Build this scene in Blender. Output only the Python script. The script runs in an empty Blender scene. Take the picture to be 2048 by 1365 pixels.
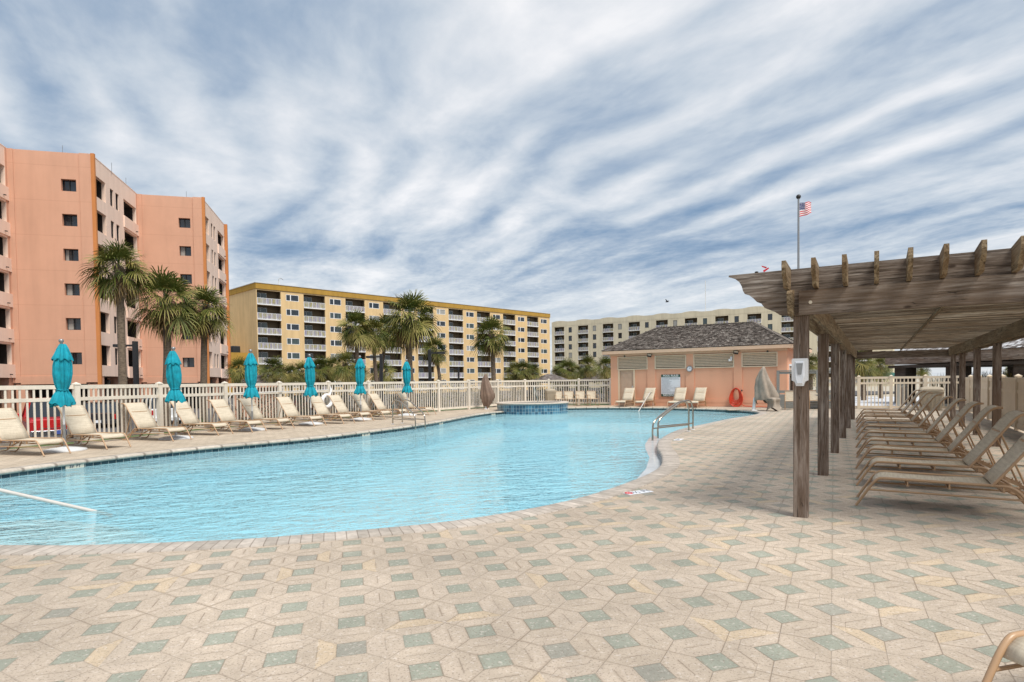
import bpy, bmesh, math, random
from mathutils import Vector, Matrix, Euler
from mathutils.geometry import tessellate_polygon
from mathutils.noise import noise as mnoise
R = math.radians
rng = random.Random(7)
scene = bpy.context.scene
COL = scene.collection
# ------------------------------------------------------------------ camera model (photo pixels 2048x1365 -> places on the ground)
F, TH, ROLL, PX, PY, H = 1210.0, 0.029, -0.013, 1024.0, 798.0, 1.5
CAMROT = Euler((math.pi/2-TH, 0, 0)).to_matrix() @ Matrix.Rotation(ROLL, 3, 'Z')
def ray(x, y): return CAMROT @ Vector(((x-PX)/F, -(y-PY)/F, -1.0))
def G(x, y, z=0.0):
    d = ray(x, y); t = (z-H)/d.z
    return Vector((d.x*t, d.y*t, z))
def D(x, y, Y):
    d = ray(x, y); t = Y/d.y
    return Vector((d.x*t, Y, H+d.z*t))
def az(a): return Vector((math.sin(R(a)), math.cos(R(a)), 0))

# ------------------------------------------------------------------ mesh builder
class MB:
    def __init__(s, M=None):
        s.v=[]; s.f=[]; s.uv=[]; s.mi=[]; s.sm=[]; s.M=M or Matrix.Identity(4); s.cur=0; s.smooth=False
    def add(s, vs, fs, uvs=None, smooth=None):
        o=len(s.v); M=s.M
        s.v.extend([tuple(M @ Vector(p)) for p in vs])
        for k,f in enumerate(fs):
            s.f.append(tuple(o+i for i in f)); s.mi.append(s.cur)
            s.sm.append(s.smooth if smooth is None else smooth)
            s.uv.append(uvs[k] if uvs else None)
    def quad(s,a,b,c,d,uv=None): s.add([a,b,c,d],[(0,1,2,3)],[uv] if uv else None)
    def box(s,x0,x1,y0,y1,z0,z1):
        v=[(x0,y0,z0),(x1,y0,z0),(x1,y1,z0),(x0,y1,z0),(x0,y0,z1),(x1,y0,z1),(x1,y1,z1),(x0,y1,z1)]
        s.add(v,[(0,3,2,1),(4,5,6,7),(0,1,5,4),(1,2,6,5),(2,3,7,6),(3,0,4,7)],smooth=False)
    def bbox(s,x0,x1,y0,y1,z0,z1,b=0.008):
        """box with chamfered vertical + top edges"""
        def ring(d,z): return [(x0+b,y0+d,z),(x1-b,y0+d,z),(x1-d,y0+b,z),(x1-d,y1-b,z),(x1-b,y1-d,z),(x0+b,y1-d,z),(x0+d,y1-b,z),(x0+d,y0+b,z)]
        rings=[ring(0,z0),ring(0,z1-b),ring(b*.8,z1)]
        v=[p for r_ in rings for p in r_]; f=[]
        for k in range(2):
            for i in range(8):
                j=(i+1)%8; f.append((k*8+i,k*8+j,k*8+8+j,k*8+8+i))
        f.append(tuple(range(16,24))); f.append(tuple(range(7,-1,-1)))
        s.add(v,f,smooth=False)
    def beam(s,a,b,w,h,up=(0,0,1)):
        a=Vector(a); b=Vector(b); d=(b-a).normalized(); u=Vector(up)
        if abs(d.dot(u))>.99: u=Vector((1,0,0))
        r_=d.cross(u).normalized()*w/2; u=r_.cross(d).normalized()*h/2
        v=[a-r_-u,a+r_-u,a+r_+u,a-r_+u,b-r_-u,b+r_-u,b+r_+u,b-r_+u]
        s.add(v,[(3,2,1,0),(4,5,6,7),(0,1,5,4),(1,2,6,5),(2,3,7,6),(3,0,4,7)],smooth=False)
    def tube(s,pts,r,n=8,caps=True,closed=False):
        P=[Vector(p) for p in pts]; m=len(P); rs=r if isinstance(r,(list,tuple)) else [r]*m
        vs=[]; fs=[]; prev=None
        for i,p in enumerate(P):
            if closed: t=(P[(i+1)%m]-P[i-1])
            else: t=P[min(i+1,m-1)]-P[max(i-1,0)]
            t.normalize()
            if prev is None:
                u=Vector((0,0,1)) if abs(t.z)<.9 else Vector((1,0,0))
                nrm=(u-t*u.dot(t)).normalized()
            else: nrm=(prev-t*prev.dot(t)).normalized()
            prev=nrm; bn=t.cross(nrm)
            for k in range(n):
                a=2*math.pi*k/n; vs.append(p+(nrm*math.cos(a)+bn*math.sin(a))*rs[i])
        for i in range(m if closed else m-1):
            for k in range(n):
                j=(k+1)%n; i2=(i+1)%m
                fs.append((i*n+k,i*n+j,i2*n+j,i2*n+k))
        s.add(vs,fs,smooth=True)
        if caps and not closed:
            s.add([vs[k] for k in range(n)],[tuple(range(n-1,-1,-1))],smooth=False)
            s.add([vs[(m-1)*n+k] for k in range(n)],[tuple(range(n))],smooth=False)
    def cyl(s,x,y,z0,z1,r,n=16): s.tube([(x,y,z0),(x,y,z1)],r,n)
    def lathe(s,prof,n=24,c=(0,0),fn=None,cap=True):
        """prof: (r,z) list bottom->top; fn(r,z,ang)->(r,z)"""
        vs=[]; fs=[]
        for (r,z) in prof:
            for k in range(n):
                a=2*math.pi*k/n; rr,zz=(fn(r,z,a) if fn else (r,z))
                vs.append((c[0]+rr*math.cos(a),c[1]+rr*math.sin(a),zz))
        for i in range(len(prof)-1):
            for k in range(n):
                j=(k+1)%n; fs.append((i*n+k,i*n+j,(i+1)*n+j,(i+1)*n+k))
        s.add(vs,fs,smooth=True)
        if cap:
            m=len(prof)-1
            if prof[0][0]>1e-4: s.add([vs[k] for k in range(n)],[tuple(range(n-1,-1,-1))],smooth=False)
            if prof[m][0]>1e-4: s.add([vs[m*n+k] for k in range(n)],[tuple(range(n))],smooth=False)
    def prism(s,poly,axis,a,b):
        """poly 2D extruded along axis ('x','y','z') from a to b"""
        def P(p,t): return {'x':(t,p[0],p[1]),'y':(p[0],t,p[1]),'z':(p[0],p[1],t)}[axis]
        n=len(poly); vs=[P(p,a) for p in poly]+[P(p,b) for p in poly]
        fs=[(i,(i+1)%n,n+(i+1)%n,n+i) for i in range(n)]
        s.add(vs,fs,smooth=False)
        tri=tessellate_polygon([[Vector((p[0],p[1],0)) for p in poly]])
        s.add(vs[:n],[tuple(t) for t in tri],smooth=False); s.add(vs[n:],[tuple(reversed(t)) for t in tri],smooth=False)
    def sphere(s,c,r,n=12,m=8,sc=(1,1,1)):
        prof=[(max(r*math.sin(math.pi*i/m),1e-5),-r*math.cos(math.pi*i/m)) for i in range(m+1)]
        vs=[];fs=[]
        for (rr,z) in prof:
            for k in range(n):
                a=2*math.pi*k/n; vs.append((c[0]+rr*math.cos(a)*sc[0],c[1]+rr*math.sin(a)*sc[1],c[2]+z*sc[2]))
        for i in range(m):
            for k in range(n):
                j=(k+1)%n; fs.append((i*n+k,i*n+j,(i+1)*n+j,(i+1)*n+k))
        s.add(vs,fs,smooth=True)
    def build(s,name,mat,parent=None,fixn=False):
        me=bpy.data.meshes.new(name); me.from_pydata(s.v,[],s.f)
        for m in (mat if isinstance(mat,(list,tuple)) else [mat]): me.materials.append(m)
        if any(s.mi): me.polygons.foreach_set('material_index',s.mi)
        me.polygons.foreach_set('use_smooth',s.sm)
        if any(u is not None for u in s.uv):
            ul=me.uv_layers.new(name='UVMap')
            for p,u in zip(me.polygons,s.uv):
                if u:
                    for li,c in zip(p.loop_indices,u): ul.data[li].uv=c
        me.validate(); me.update()
        if fixn:
            bm=bmesh.new(); bm.from_mesh(me); bmesh.ops.remove_doubles(bm,verts=bm.verts,dist=1e-4)
            bmesh.ops.recalc_face_normals(bm,faces=bm.faces); bm.to_mesh(me); bm.free()
        o=bpy.data.objects.new(name,me); COL.objects.link(o)
        if parent is not None: o.parent=parent
        return o
def tag(o,label=None,cat=None,group=None,kind=None):
    if label: o['label']=label
    if cat: o['category']=cat
    if group: o['group']=group
    if kind: o['kind']=kind
    return o
def thing(name,label,cat,loc=(0,0,0),rz=0.0,group=None):
    o=bpy.data.objects.new(name,None); COL.objects.link(o); o.empty_display_size=.2
    o.location=loc; o.rotation_euler=(0,0,rz); return tag(o,label,cat,group)
def dup(o,loc,rz,label,parent=None):
    c=o.copy(); COL.objects.link(c)
    if parent is None:
        c.location=loc; c.rotation_euler=(0,0,rz); c['label']=label
    else: c.parent=parent
    for ch in list(o.children): dup(ch,None,None,None,c)
    return c
def arc(p0,p1,p2,n=5):
    """rounded corner p0->p1->p2 (quadratic)"""
    p0,p1,p2=Vector(p0),Vector(p1),Vector(p2)
    return [p0*(1-t)**2+p1*2*t*(1-t)+p2*t*t for t in [i/n for i in range(n+1)]]
def rounded(pts,r,n=4,closed=False):
    P=[Vector(p) for p in pts]; out=[]; m=len(P)
    for i,p in enumerate(P):
        if not closed and (i==0 or i==m-1): out.append(p); continue
        a=P[i-1]-p; b=P[(i+1)%m]-p
        ra=min(r,a.length*.48); rb=min(r,b.length*.48)
        out+=arc(p+a.normalized()*ra,p,p+b.normalized()*rb,n)
    return out
def text_mesh(name,txt,size,mat,parent,M,extrude=.002,align='CENTER',bold=0.0,sx=1.0):
    cu=bpy.data.curves.new(name,'FONT'); cu.body=txt; cu.size=size; cu.extrude=extrude; cu.align_x=align; cu.align_y='CENTER'; cu.offset=bold; cu.resolution_u=3
    tmp=bpy.data.objects.new(name,cu); COL.objects.link(tmp)
    bpy.context.view_layer.update()
    me=bpy.data.meshes.new_from_object(tmp.evaluated_get(bpy.context.evaluated_depsgraph_get()))
    COL.objects.unlink(tmp); bpy.data.objects.remove(tmp); bpy.data.curves.remove(cu)
    me.transform(M @ Matrix.Diagonal((sx,1,1,1))); me.materials.clear(); me.materials.append(mat); me.name=name
    o=bpy.data.objects.new(name,me); COL.objects.link(o)
    if parent is not None: o.parent=parent
    return o

# ------------------------------------------------------------------ materials
class NT:
    def __init__(s,nt): s.t=nt; s.n=nt.nodes; s.l=nt.links
    def node(s,t,**kw):
        x=s.n.new(t)
        for k,v in kw.items(): setattr(x,k,v)
        return x
    def put(s,inp,v):
        if isinstance(v,bpy.types.NodeSocket): s.l.new(v,inp)
        elif v is not None:
            if inp.type=='RGBA' and not isinstance(v,(int,float)) and len(v)==3: v=(*v,1)
            inp.default_value=v
    def m(s,op,a,b=None,c=None,clamp=False):
        x=s.node('ShaderNodeMath',operation=op,use_clamp=clamp)
        for i,v in enumerate((a,b,c)):
            if v is not None: s.put(x.inputs[i],v)
        return x.outputs[0]
    def vm(s,op,a,b=None,out=0):
        x=s.node('ShaderNodeVectorMath',operation=op); s.put(x.inputs[0],a)
        if b is not None: s.put(x.inputs[3] if op=='SCALE' else x.inputs[1],b)
        return x.outputs[1] if op in('DOT_PRODUCT','LENGTH') else x.outputs[0]
    def comb(s,x,y,z=0.0):
        c=s.node('ShaderNodeCombineXYZ'); s.put(c.inputs[0],x); s.put(c.inputs[1],y); s.put(c.inputs[2],z); return c.outputs[0]
    def sep(s,v):
        c=s.node('ShaderNodeSeparateXYZ'); s.put(c.inputs[0],v); return c.outputs
    def noise(s,vec,scale=5,detail=3,rough=.5,dist=0,col=False):
        x=s.node('ShaderNodeTexNoise'); s.put(x.inputs['Vector'],vec); s.put(x.inputs['Scale'],scale); x.inputs['Detail'].default_value=detail
        x.inputs['Roughness'].default_value=rough; s.put(x.inputs['Distortion'],dist); return x.outputs['Color' if col else 'Fac']
    def map(s,v,a,b,c=0.0,d=1.0,smooth=True):
        x=s.node('ShaderNodeMapRange'); x.interpolation_type='SMOOTHSTEP' if smooth else 'LINEAR'
        s.put(x.inputs['Value'],v)
        for k,q in zip(('From Min','From Max','To Min','To Max'),(a,b,c,d)): s.put(x.inputs[k],q)
        return x.outputs['Result']
    def mix(s,f,a,b,bt='MIX'):
        x=s.node('ShaderNodeMix',data_type='RGBA',blend_type=bt); s.put(x.inputs[0],f); s.put(x.inputs[6],a); s.put(x.inputs[7],b); return x.outputs[2]
    def ramp(s,f,stops):
        x=s.node('ShaderNodeValToRGB'); s.put(x.inputs[0],f); e=x.color_ramp.elements
        while len(e)>1: e.remove(e[-1])
        e[0].position=stops[0][0]; e[0].color=(*stops[0][1],1)
        for p,c in stops[1:]: q=e.new(p); q.color=(*c,1)
        return x.outputs[0]
    def white(s,v):
        x=s.node('ShaderNodeTexWhiteNoise',noise_dimensions='3D'); s.put(x.inputs['Vector'],v); return x.outputs
    def bump(s,h,strength=.3,dist=.01,normal=None):
        x=s.node('ShaderNodeBump'); s.put(x.inputs['Strength'],strength); x.inputs['Distance'].default_value=dist; s.put(x.inputs['Height'],h)
        if normal is not None: s.put(x.inputs['Normal'],normal)
        return x.outputs[0]
    def pos(s): return s.node('ShaderNodeTexCoord').outputs['Object']
    def wpos(s): return s.node('ShaderNodeNewGeometry').outputs['Position']
    def uv(s): return s.node('ShaderNodeTexCoord').outputs['UV']
def newmat(name):
    m=bpy.data.materials.new(name); m.use_nodes=True; t=NT(m.node_tree); t.n.clear()
    out=t.node('ShaderNodeOutputMaterial'); b=t.node('ShaderNodeBsdfPrincipled'); t.l.new(b.outputs[0],out.inputs[0])
    t.b=b; t.out=out; return m,t
def simple(name,col,rough=.6,var=.12,scale=6.0,bump=0.0,bscale=40.0,metal=0.0,spec=.5,stretch=None,rim=None):
    m,t=newmat(name); p=t.pos()
    if stretch: p=t.vm('MULTIPLY',p,stretch)
    n=t.noise(p,scale,4,.6); f=t.map(n,.3,.7,1-var,1+var,False)
    c=t.vm('SCALE',tuple(col),f)
    t.put(t.b.inputs['Base Color'],c); t.b.inputs['Roughness'].default_value=rough; t.b.inputs['Metallic'].default_value=metal
    t.b.inputs['Specular IOR Level'].default_value=spec
    if bump: t.put(t.b.inputs['Normal'],t.bump(t.noise(p,bscale,4,.6),bump,.01))
    return m
def wood(name,axis,c1,c2,c3):
    m,t=newmat(name); p=t.pos(); k=[14,14,14]; k[axis]=.9
    oi=t.node('ShaderNodeObjectInfo').outputs['Random']
    p=t.vm('ADD',p,t.comb(t.m('MULTIPLY',oi,37.0),t.m('MULTIPLY',oi,11.0),t.m('MULTIPLY',oi,23.0)))
    q=t.vm('MULTIPLY',p,tuple(k)); g=t.noise(q,1.6,6,.65,.8); g2=t.noise(q,4.5,4,.65,.3)
    big=t.noise(t.vm('MULTIPLY',p,tuple([3 if i!=axis else .6 for i in range(3)])),1.2,3,.5)
    c=t.ramp(t.m('ADD',t.m('MULTIPLY',g,.6),t.m('MULTIPLY',g2,.4)),[(.38,c1),(.49,c2),(.62,c3)])
    c=t.mix(t.map(big,.35,.7,0,.75),c,tuple(x*.62 for x in (c2[0]*1.15,c2[1]*.95,c2[2]*.75)))
    # knots
    vo=t.node('ShaderNodeTexVoronoi'); t.put(vo.inputs['Vector'],t.vm('MULTIPLY',p,tuple([5 if i!=axis else 2.2 for i in range(3)]))); vo.inputs['Scale'].default_value=1.0
    c=t.mix(t.map(vo.outputs['Distance'],.05,.11,.8,0),c,(.035,.02,.012))
    # cracks
    cr=t.noise(t.vm('MULTIPLY',p,tuple([22 if i!=axis else .55 for i in range(3)])),1.0,2,.5,.6)
    ck=t.map(t.m('ABSOLUTE',t.m('SUBTRACT',cr,.5)),.0,.012,.75,0)
    c=t.mix(ck,c,(.03,.022,.015))
    t.put(t.b.inputs['Base Color'],c); t.b.inputs['Roughness'].default_value=.85; t.b.inputs['Specular IOR Level'].default_value=.25
    t.put(t.b.inputs['Normal'],t.bump(t.m('ADD',g2,t.m('MULTIPLY',ck,-1.5)),.5,.006)); return m
def stucco(name,col,var=.06,streak=.12):
    m,t=newmat(name); p=t.pos()
    n=t.noise(p,.35,4,.6); s=t.noise(t.vm('MULTIPLY',p,(1.3,1.3,.12)),1.0,4,.6)
    f=t.m('MULTIPLY',t.map(n,.3,.7,1-var,1+var,False),t.map(s,.35,.75,1.03,1-streak))
    t.put(t.b.inputs['Base Color'],t.vm('SCALE',tuple(col),f)); t.b.inputs['Roughness'].default_value=.9; t.b.inputs['Specular IOR Level'].default_value=.2
    t.put(t.b.inputs['Normal'],t.bump(t.noise(p,25,3,.6),.15,.02)); return m
M={}
M['stone']=simple('stone',(.50,.43,.36),.8,.12,8,.3,60)
M['white_plastic']=simple('white_plastic',(.72,.72,.72),.35,.04)
M['cream_vinyl']=simple('cream_vinyl',(.72,.65,.55),.5,.10,2.2,stretch=(2,2,.6))
M['tan_vinyl']=simple('tan_vinyl',(.70,.59,.45),.5,.06,3)
M['teal_cloth']=simple('teal_cloth',(.0,.27,.35),.85,.28,7,.25,60)
M['tan_frame']=simple('tan_frame',(.44,.275,.155),.38,.06,8)
M['grey_metal']=simple('grey_metal',(.30,.30,.30),.35,.1,10,metal=.6)
M['white_metal']=simple('white_metal',(.62,.62,.62),.4,.15,5)
M['concrete_base']=simple('concrete_base',(.55,.55,.55),.7,.12,7,.2)
M['steel']=simple('steel',(.50,.44,.37),.2,.1,6,metal=1.0)
M['white_rail']=simple('white_rail',(.56,.52,.48),.25,.08,6)
M['black_metal']=simple('black_metal',(.018,.018,.02),.5,.2)
M['dark_glass']=simple('dark_glass',(.015,.022,.032),.06,.3,1.5,spec=.8)
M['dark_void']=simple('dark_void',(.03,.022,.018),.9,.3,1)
M['blind']=simple('blind',(.34,.33,.30),.3,.15,2,spec=.6,stretch=(.2,.2,9))
M['curtain_glass']=simple('curtain_glass',(.05,.075,.075),.12,.5,1.2,spec=.7,stretch=(1.6,1.6,.35))
M['black_rubber']=simple('black_rubber',(.015,.015,.015),.8,.2)
M['asphalt']=simple('asphalt',(.075,.072,.075),.9,.15,.5,.3,60)
M['sand']=simple('sand',(.40,.36,.29),.95,.15,.2,.2,20)
M['grass']=simple('grass',(.07,.11,.025),.9,.35,3,.6,60)
M['boardwalk']=simple('boardwalk',(.52,.53,.56),.8,.1,3,stretch=(1,8,1))
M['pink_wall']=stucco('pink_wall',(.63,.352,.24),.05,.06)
m=M['pink_wall']; t=NT(m.node_tree); b_=[n for n in t.n if n.type=='BSDF_PRINCIPLED'][0]; src=b_.inputs['Base Color'].links[0].from_socket   # JOINT: floor lines in the render coat
fz=t.m('FRACT',t.m('DIVIDE',t.m('SUBTRACT',t.sep(t.pos())[2],2.87),2.75)); jl=t.m('LESS_THAN',t.m('MINIMUM',fz,t.m('SUBTRACT',1.0,fz)),.010)
t.put(b_.inputs['Base Color'],t.mix(t.m('MULTIPLY',jl,.2),src,(.36,.17,.11)))
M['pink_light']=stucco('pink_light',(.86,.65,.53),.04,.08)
M['orange_trim']=stucco('orange_trim',(.58,.23,.08))
M['yellow_wall']=stucco('yellow_wall',(.70,.50,.265))
M['yellow_side']=M['yellow_wall']
M['mustard']=stucco('mustard',(.43,.255,.055))
M['cream_wall']=stucco('cream_wall',(.70,.62,.46))
M['recess_shade']=stucco('recess_shade',(.16,.12,.075))  # stucco darkened so the shade of the balcony recesses sits in the colour
M['recess_wall']=stucco('recess_wall',(.62,.47,.28))
M['house_wall']=stucco('house_wall',(.80,.43,.28),.04,.06)
M['house_trim']=simple('house_trim',(.70,.47,.32),.6,.05)
M['house_door']=simple('house_door',(.60,.42,.30),.55,.05)
M['slat']=simple('slat',(.76,.60,.43),.55,.06)
M['green_sign']=simple('green_sign',(.012,.07,.045),.4,.05)
M['sign_white']=simple('sign_white',(.76,.78,.82),.4,.03)
M['ink']=simple('ink',(.10,.11,.13),.6,.05)
M['paper_white']=simple('paper_white',(.85,.85,.85),.5,.02)
M['red_hose']=simple('red_hose',(.62,.055,.02),.4,.1)
M['red']=simple('red',(.55,.01,.015),.3,.05)
M['blue']=simple('blue',(.02,.035,.14),.6,.05)
M['brown_cloth']=simple('brown_cloth',(.20,.135,.10),.85,.2,4,.3,120)
M['grey_cloth']=simple('grey_cloth',(.30,.25,.20),.85,.18,4,.3,120)
M['bin_tan']=simple('bin_tan',(.36,.30,.22),.6,.08)
M['grey_paint']=simple('grey_paint',(.27,.27,.25),.6,.06,2,stretch=(1,1,10))
M['lilac']=None
M['tile_beige']=simple('tile_beige',(.62,.55,.44),.4,.05)
M['car_red']=simple('car_red',(.50,.012,.012),.2,.04,spec=.8)
M['car_dark']=simple('car_dark',(.03,.03,.035),.15,.04,spec=.8)
M['car_silver']=simple('car_silver',(.42,.43,.44),.25,.04,metal=.4)
M['car_white']=simple('car_white',(.72,.72,.72),.25,.03)
M['car_maroon']=simple('car_maroon',(.16,.01,.015),.2,.03)
M['chrome']=simple('chrome',(.7,.7,.7),.15,.05,metal=1)
M['plate_blue']=simple('plate_blue',(.06,.10,.35),.5,.05)
M['tail_red']=simple('tail_red',(.4,.01,.01),.3,.05)
M['trunk']=simple('trunk',(.165,.12,.085),.95,.45,9,.9,26,stretch=(1,1,2.2))
M['petiole']=simple('petiole',(.16,.13,.05),.7,.2)
M['wood_z']=wood('wood_z',2,(.07,.048,.034),(.20,.15,.12),(.42,.36,.31))
M['wood_x']=wood('wood_x',0,(.07,.054,.043),(.215,.172,.14),(.42,.37,.325))
M['wood_y']=wood('wood_y',1,(.08,.055,.03),(.23,.17,.105),(.40,.32,.21))
M['wood_dark']=wood('wood_dark',0,(.02,.015,.012),(.06,.05,.042),(.10,.085,.075))
M['planter']=simple('planter',(.09,.055,.035),.9,.2)
def leafmat(name,c1,c2,c3):
    m,t=newmat(name); p=t.pos(); n=t.noise(p,1.7,4,.6); a=t.node('ShaderNodeAttribute',attribute_name='tone').outputs['Fac']
    f=t.m('ADD',t.m('MULTIPLY',n,.5),t.m('MULTIPLY',a,.55))
    t.put(t.b.inputs['Base Color'],t.ramp(f,[(.25,c1),(.5,c2),(.75,c3)])); t.b.inputs['Roughness'].default_value=.5
    t.b.inputs['Specular IOR Level'].default_value=.18
    return m
M['frond']=leafmat('frond',(.034,.060,.012),(.11,.125,.024),(.29,.24,.075))
M['dry_frond']=leafmat('dry_frond',(.05,.033,.015),(.15,.095,.04),(.34,.23,.10))
M['shrub']=leafmat('shrub',(.02,.045,.01),(.05,.10,.02),(.13,.16,.04))
M['hedge']=leafmat('hedge',(.012,.018,.006),(.03,.04,.012),(.075,.08,.025))  # near-black leaves: shade behind the pickets is put into the colour
M['dune_grass']=leafmat('dune_grass',(.10,.085,.03),(.22,.18,.06),(.33,.28,.12))
# woven sling cloth: fine lengthwise stripes
def sling(name,c1,c2):
    m,t=newmat(name); p=t.pos(); q=t.vm('MULTIPLY',p,(4,60,4))
    n=t.noise(q,1.0,3,.7); w=t.noise(t.vm('MULTIPLY',p,(90,14,14)),1.0,2,.6)
    f=t.m('ADD',t.m('MULTIPLY',n,.6),t.m('MULTIPLY',w,.4))
    t.put(t.b.inputs['Base Color'],t.ramp(f,[(.35,c1),(.65,c2)])); t.b.inputs['Roughness'].default_value=.8
    t.b.inputs['Specular IOR Level'].default_value=.2
    t.put(t.b.inputs['Normal'],t.bump(w,.2,.003)); return m
M['sling']=sling('sling',(.46,.39,.295),(.65,.57,.45))
# iridescent balcony panels
M['wood_slat']=wood('wood_slat',0,(.07,.054,.038),(.27,.215,.155),(.46,.39,.30))
t=NT(M['wood_slat'].node_tree); b_=[n for n in t.n if n.type=='BSDF_PRINCIPLED'][0]; src=b_.inputs['Base Color'].links[0].from_socket
hs_=t.white(t.comb(t.m('FLOOR',t.m('DIVIDE',t.sep(t.pos())[1],.062)),0,0))[0]; t.put(b_.inputs['Base Color'],t.vm('SCALE',src,t.map(hs_,0,1,.55,1.45,False)))  # random tone bands stand in for the light and dark slat edges
m,t=newmat('rail_panel'); p=t.pos(); q=t.vm('MULTIPLY',p,(1.7,1.7,.35)); n=t.noise(q,1.0,3,.7)
n2=t.noise(t.vm('MULTIPLY',p,(7,7,.3)),1.0,2,.6)
c=t.ramp(n,[(.30,(.62,.60,.58)),(.42,(.42,.36,.58)),(.5,(.62,.56,.50)),(.58,(.58,.52,.14)),(.7,(.40,.30,.55))])
c=t.mix(t.map(n2,.45,.6,0,.65),c,(.66,.66,.66)); t.put(t.b.inputs['Base Color'],t.vm('SCALE',c,.8)); t.b.inputs['Roughness'].default_value=.35; t.b.inputs['Alpha'].default_value=.62
M['rail_panel']=m
# cedar shingles (uv: u along the eave in metres, v up the slope)
def shingle(name,ca,cb,cc):
    m,t=newmat(name); u=t.uv(); br=t.node('ShaderNodeTexBrick'); t.put(br.inputs['Vector'],u)
    br.offset=.5; br.inputs['Scale'].default_value=1.0; br.inputs['Brick Width'].default_value=.17; br.inputs['Row Height'].default_value=.16; br.inputs['Mortar Size'].default_value=.012
    br.inputs['Color1'].default_value=(0,0,0,1); br.inputs['Color2'].default_value=(1,1,1,1); br.inputs['Mortar'].default_value=(.5,.5,.5,1); br.inputs['Bias'].default_value=0
    s=t.sep(u); row=t.m('FLOOR',t.m('DIVIDE',s[1],.16)); cell=t.m('FLOOR',t.m('ADD',t.m('DIVIDE',s[0],.17),t.m('MULTIPLY',t.m('MODULO',row,2.0),.5)))
    h=t.white(t.comb(cell,row,0))[0]; n=t.noise(u,1.3,4,.6)
    c=t.ramp(t.m('ADD',t.m('MULTIPLY',h,.75),t.m('MULTIPLY',n,.3)),[(.2,ca),(.55,cb),(.85,cc)])
    fr=t.m('FRACT',t.m('DIVIDE',s[1],.16)); c=t.mix(t.map(fr,0,.16,.9,0),c,(.02,.017,.015)); c=t.mix(t.m('MULTIPLY',br.outputs['Fac'],.8),c,(.03,.025,.02))
    t.put(t.b.inputs['Base Color'],c); t.b.inputs['Roughness'].default_value=.85
    t.put(t.b.inputs['Normal'],t.bump(t.m('ADD',t.m('MULTIPLY',fr,-1.0),t.m('MULTIPLY',h,.5)),.8,.03)); return m
M['shingle']=shingle('shingle',(.12,.092,.077),(.23,.19,.162),(.38,.335,.295))
M['shingle_pale']=shingle('shingle_pale',(.10,.08,.07),(.36,.34,.34),(.62,.62,.64))
M['shingle_brown']=shingle('shingle_brown',(.08,.06,.05),(.15,.12,.105),(.26,.23,.22))
# concrete pavers (right side): rows of squares with six sided stones round them
LAT=Matrix(((.35907,.09942),(.10836,-.37955))); LINV=LAT.inverted(); L0=(-.76618,4.248)
m,t=newmat('paver_pattern'); P=t.wpos(); s=t.sep(P)
gx=t.m('SUBTRACT',s[0],L0[0]); gy=t.m('SUBTRACT',s[1],L0[1])
wv=t.noise(t.comb(s[0],s[1],0),1.5,1,.5,0,True); 
def lin(a,b): return t.m('ADD',t.m('MULTIPLY',gx,a),t.m('MULTIPLY',gy,b))
I=t.m('ADD',lin(LINV[0][0],LINV[0][1]),.5); J=t.m('ADD',lin(LINV[1][0],LINV[1][1]),.5)
ci=t.m('FLOOR',I); cj=t.m('FLOOR',J); fx=t.m('SUBTRACT',t.m('FRACT',I),.5); fy=t.m('SUBTRACT',t.m('FRACT',J),.5)
ax=t.m('ABSOLUTE',fx); ay=t.m('ABSOLUTE',fy); HS=.218; W=.5-HS
dx=t.m('SUBTRACT',.5,ax); dy=t.m('SUBTRACT',.5,ay); mx=t.m('MAXIMUM',ax,ay); mn=t.m('MINIMUM',ax,ay)
green=t.m('LESS_THAN',mx,HS); corner=t.m('GREATER_THAN',mn,HS); ncorner=t.m('SUBTRACT',1.0,corner)
d_sq=t.m('ABSOLUTE',t.m('SUBTRACT',mx,HS))
d_sq=t.m('ADD',d_sq,corner)
d_mid=t.m('ADD',t.m('MINIMUM',dx,dy),corner)
d_dia=t.m('ADD',t.m('MULTIPLY',t.m('ABSOLUTE',t.m('SUBTRACT',dx,dy)),.707),ncorner)
sumd=t.m('ADD',dx,dy)
d_rh=t.m('ADD',t.m('MULTIPLY',t.m('ABSOLUTE',t.m('SUBTRACT',sumd,W)),.707),ncorner)
line=t.m('MINIMUM',t.m('MINIMUM',d_sq,d_mid),d_dia)
xd=t.m('GREATER_THAN',ax,ay); nxd=t.m('SUBTRACT',1.0,xd); inner=t.m('MULTIPLY',corner,t.m('LESS_THAN',sumd,W)); stone=t.m('SUBTRACT',1.0,green)
idx=t.m('ADD',ci,t.m('MULTIPLY',t.m('MULTIPLY',t.m('MULTIPLY',t.m('SIGN',fx),.3),xd),stone)); idy=t.m('ADD',cj,t.m('MULTIPLY',t.m('MULTIPLY',t.m('MULTIPLY',t.m('SIGN',fy),.3),nxd),stone))
hh=t.white(t.comb(idx,idy,t.m('MULTIPLY',inner,.0)))[0]; h2=t.white(t.comb(idx,idy,5.5))[0]
sp=t.noise(P,70,3,.7); sp2=t.noise(P,33,2,.6); big=t.noise(P,.6,4,.6); mid=t.noise(P,5,4,.6)
c=t.mix(h2,(.425,.352,.278),(.46,.382,.306)); c=t.mix(t.m('GREATER_THAN',hh,.945),c,(.49,.39,.28))
gcol=t.mix(t.m('GREATER_THAN',hh,.85),(.275,.285,.232),(.285,.27,.228)); gcol=t.mix(t.m('MULTIPLY',h2,.35),gcol,(.305,.315,.265))
c=t.mix(green,c,gcol)
c=t.mix(t.map(sp,.54,.64,0,.72),c,(.20,.155,.125)); c=t.mix(t.map(sp2,.56,.70,0,.45),c,(.62,.55,.49))
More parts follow.
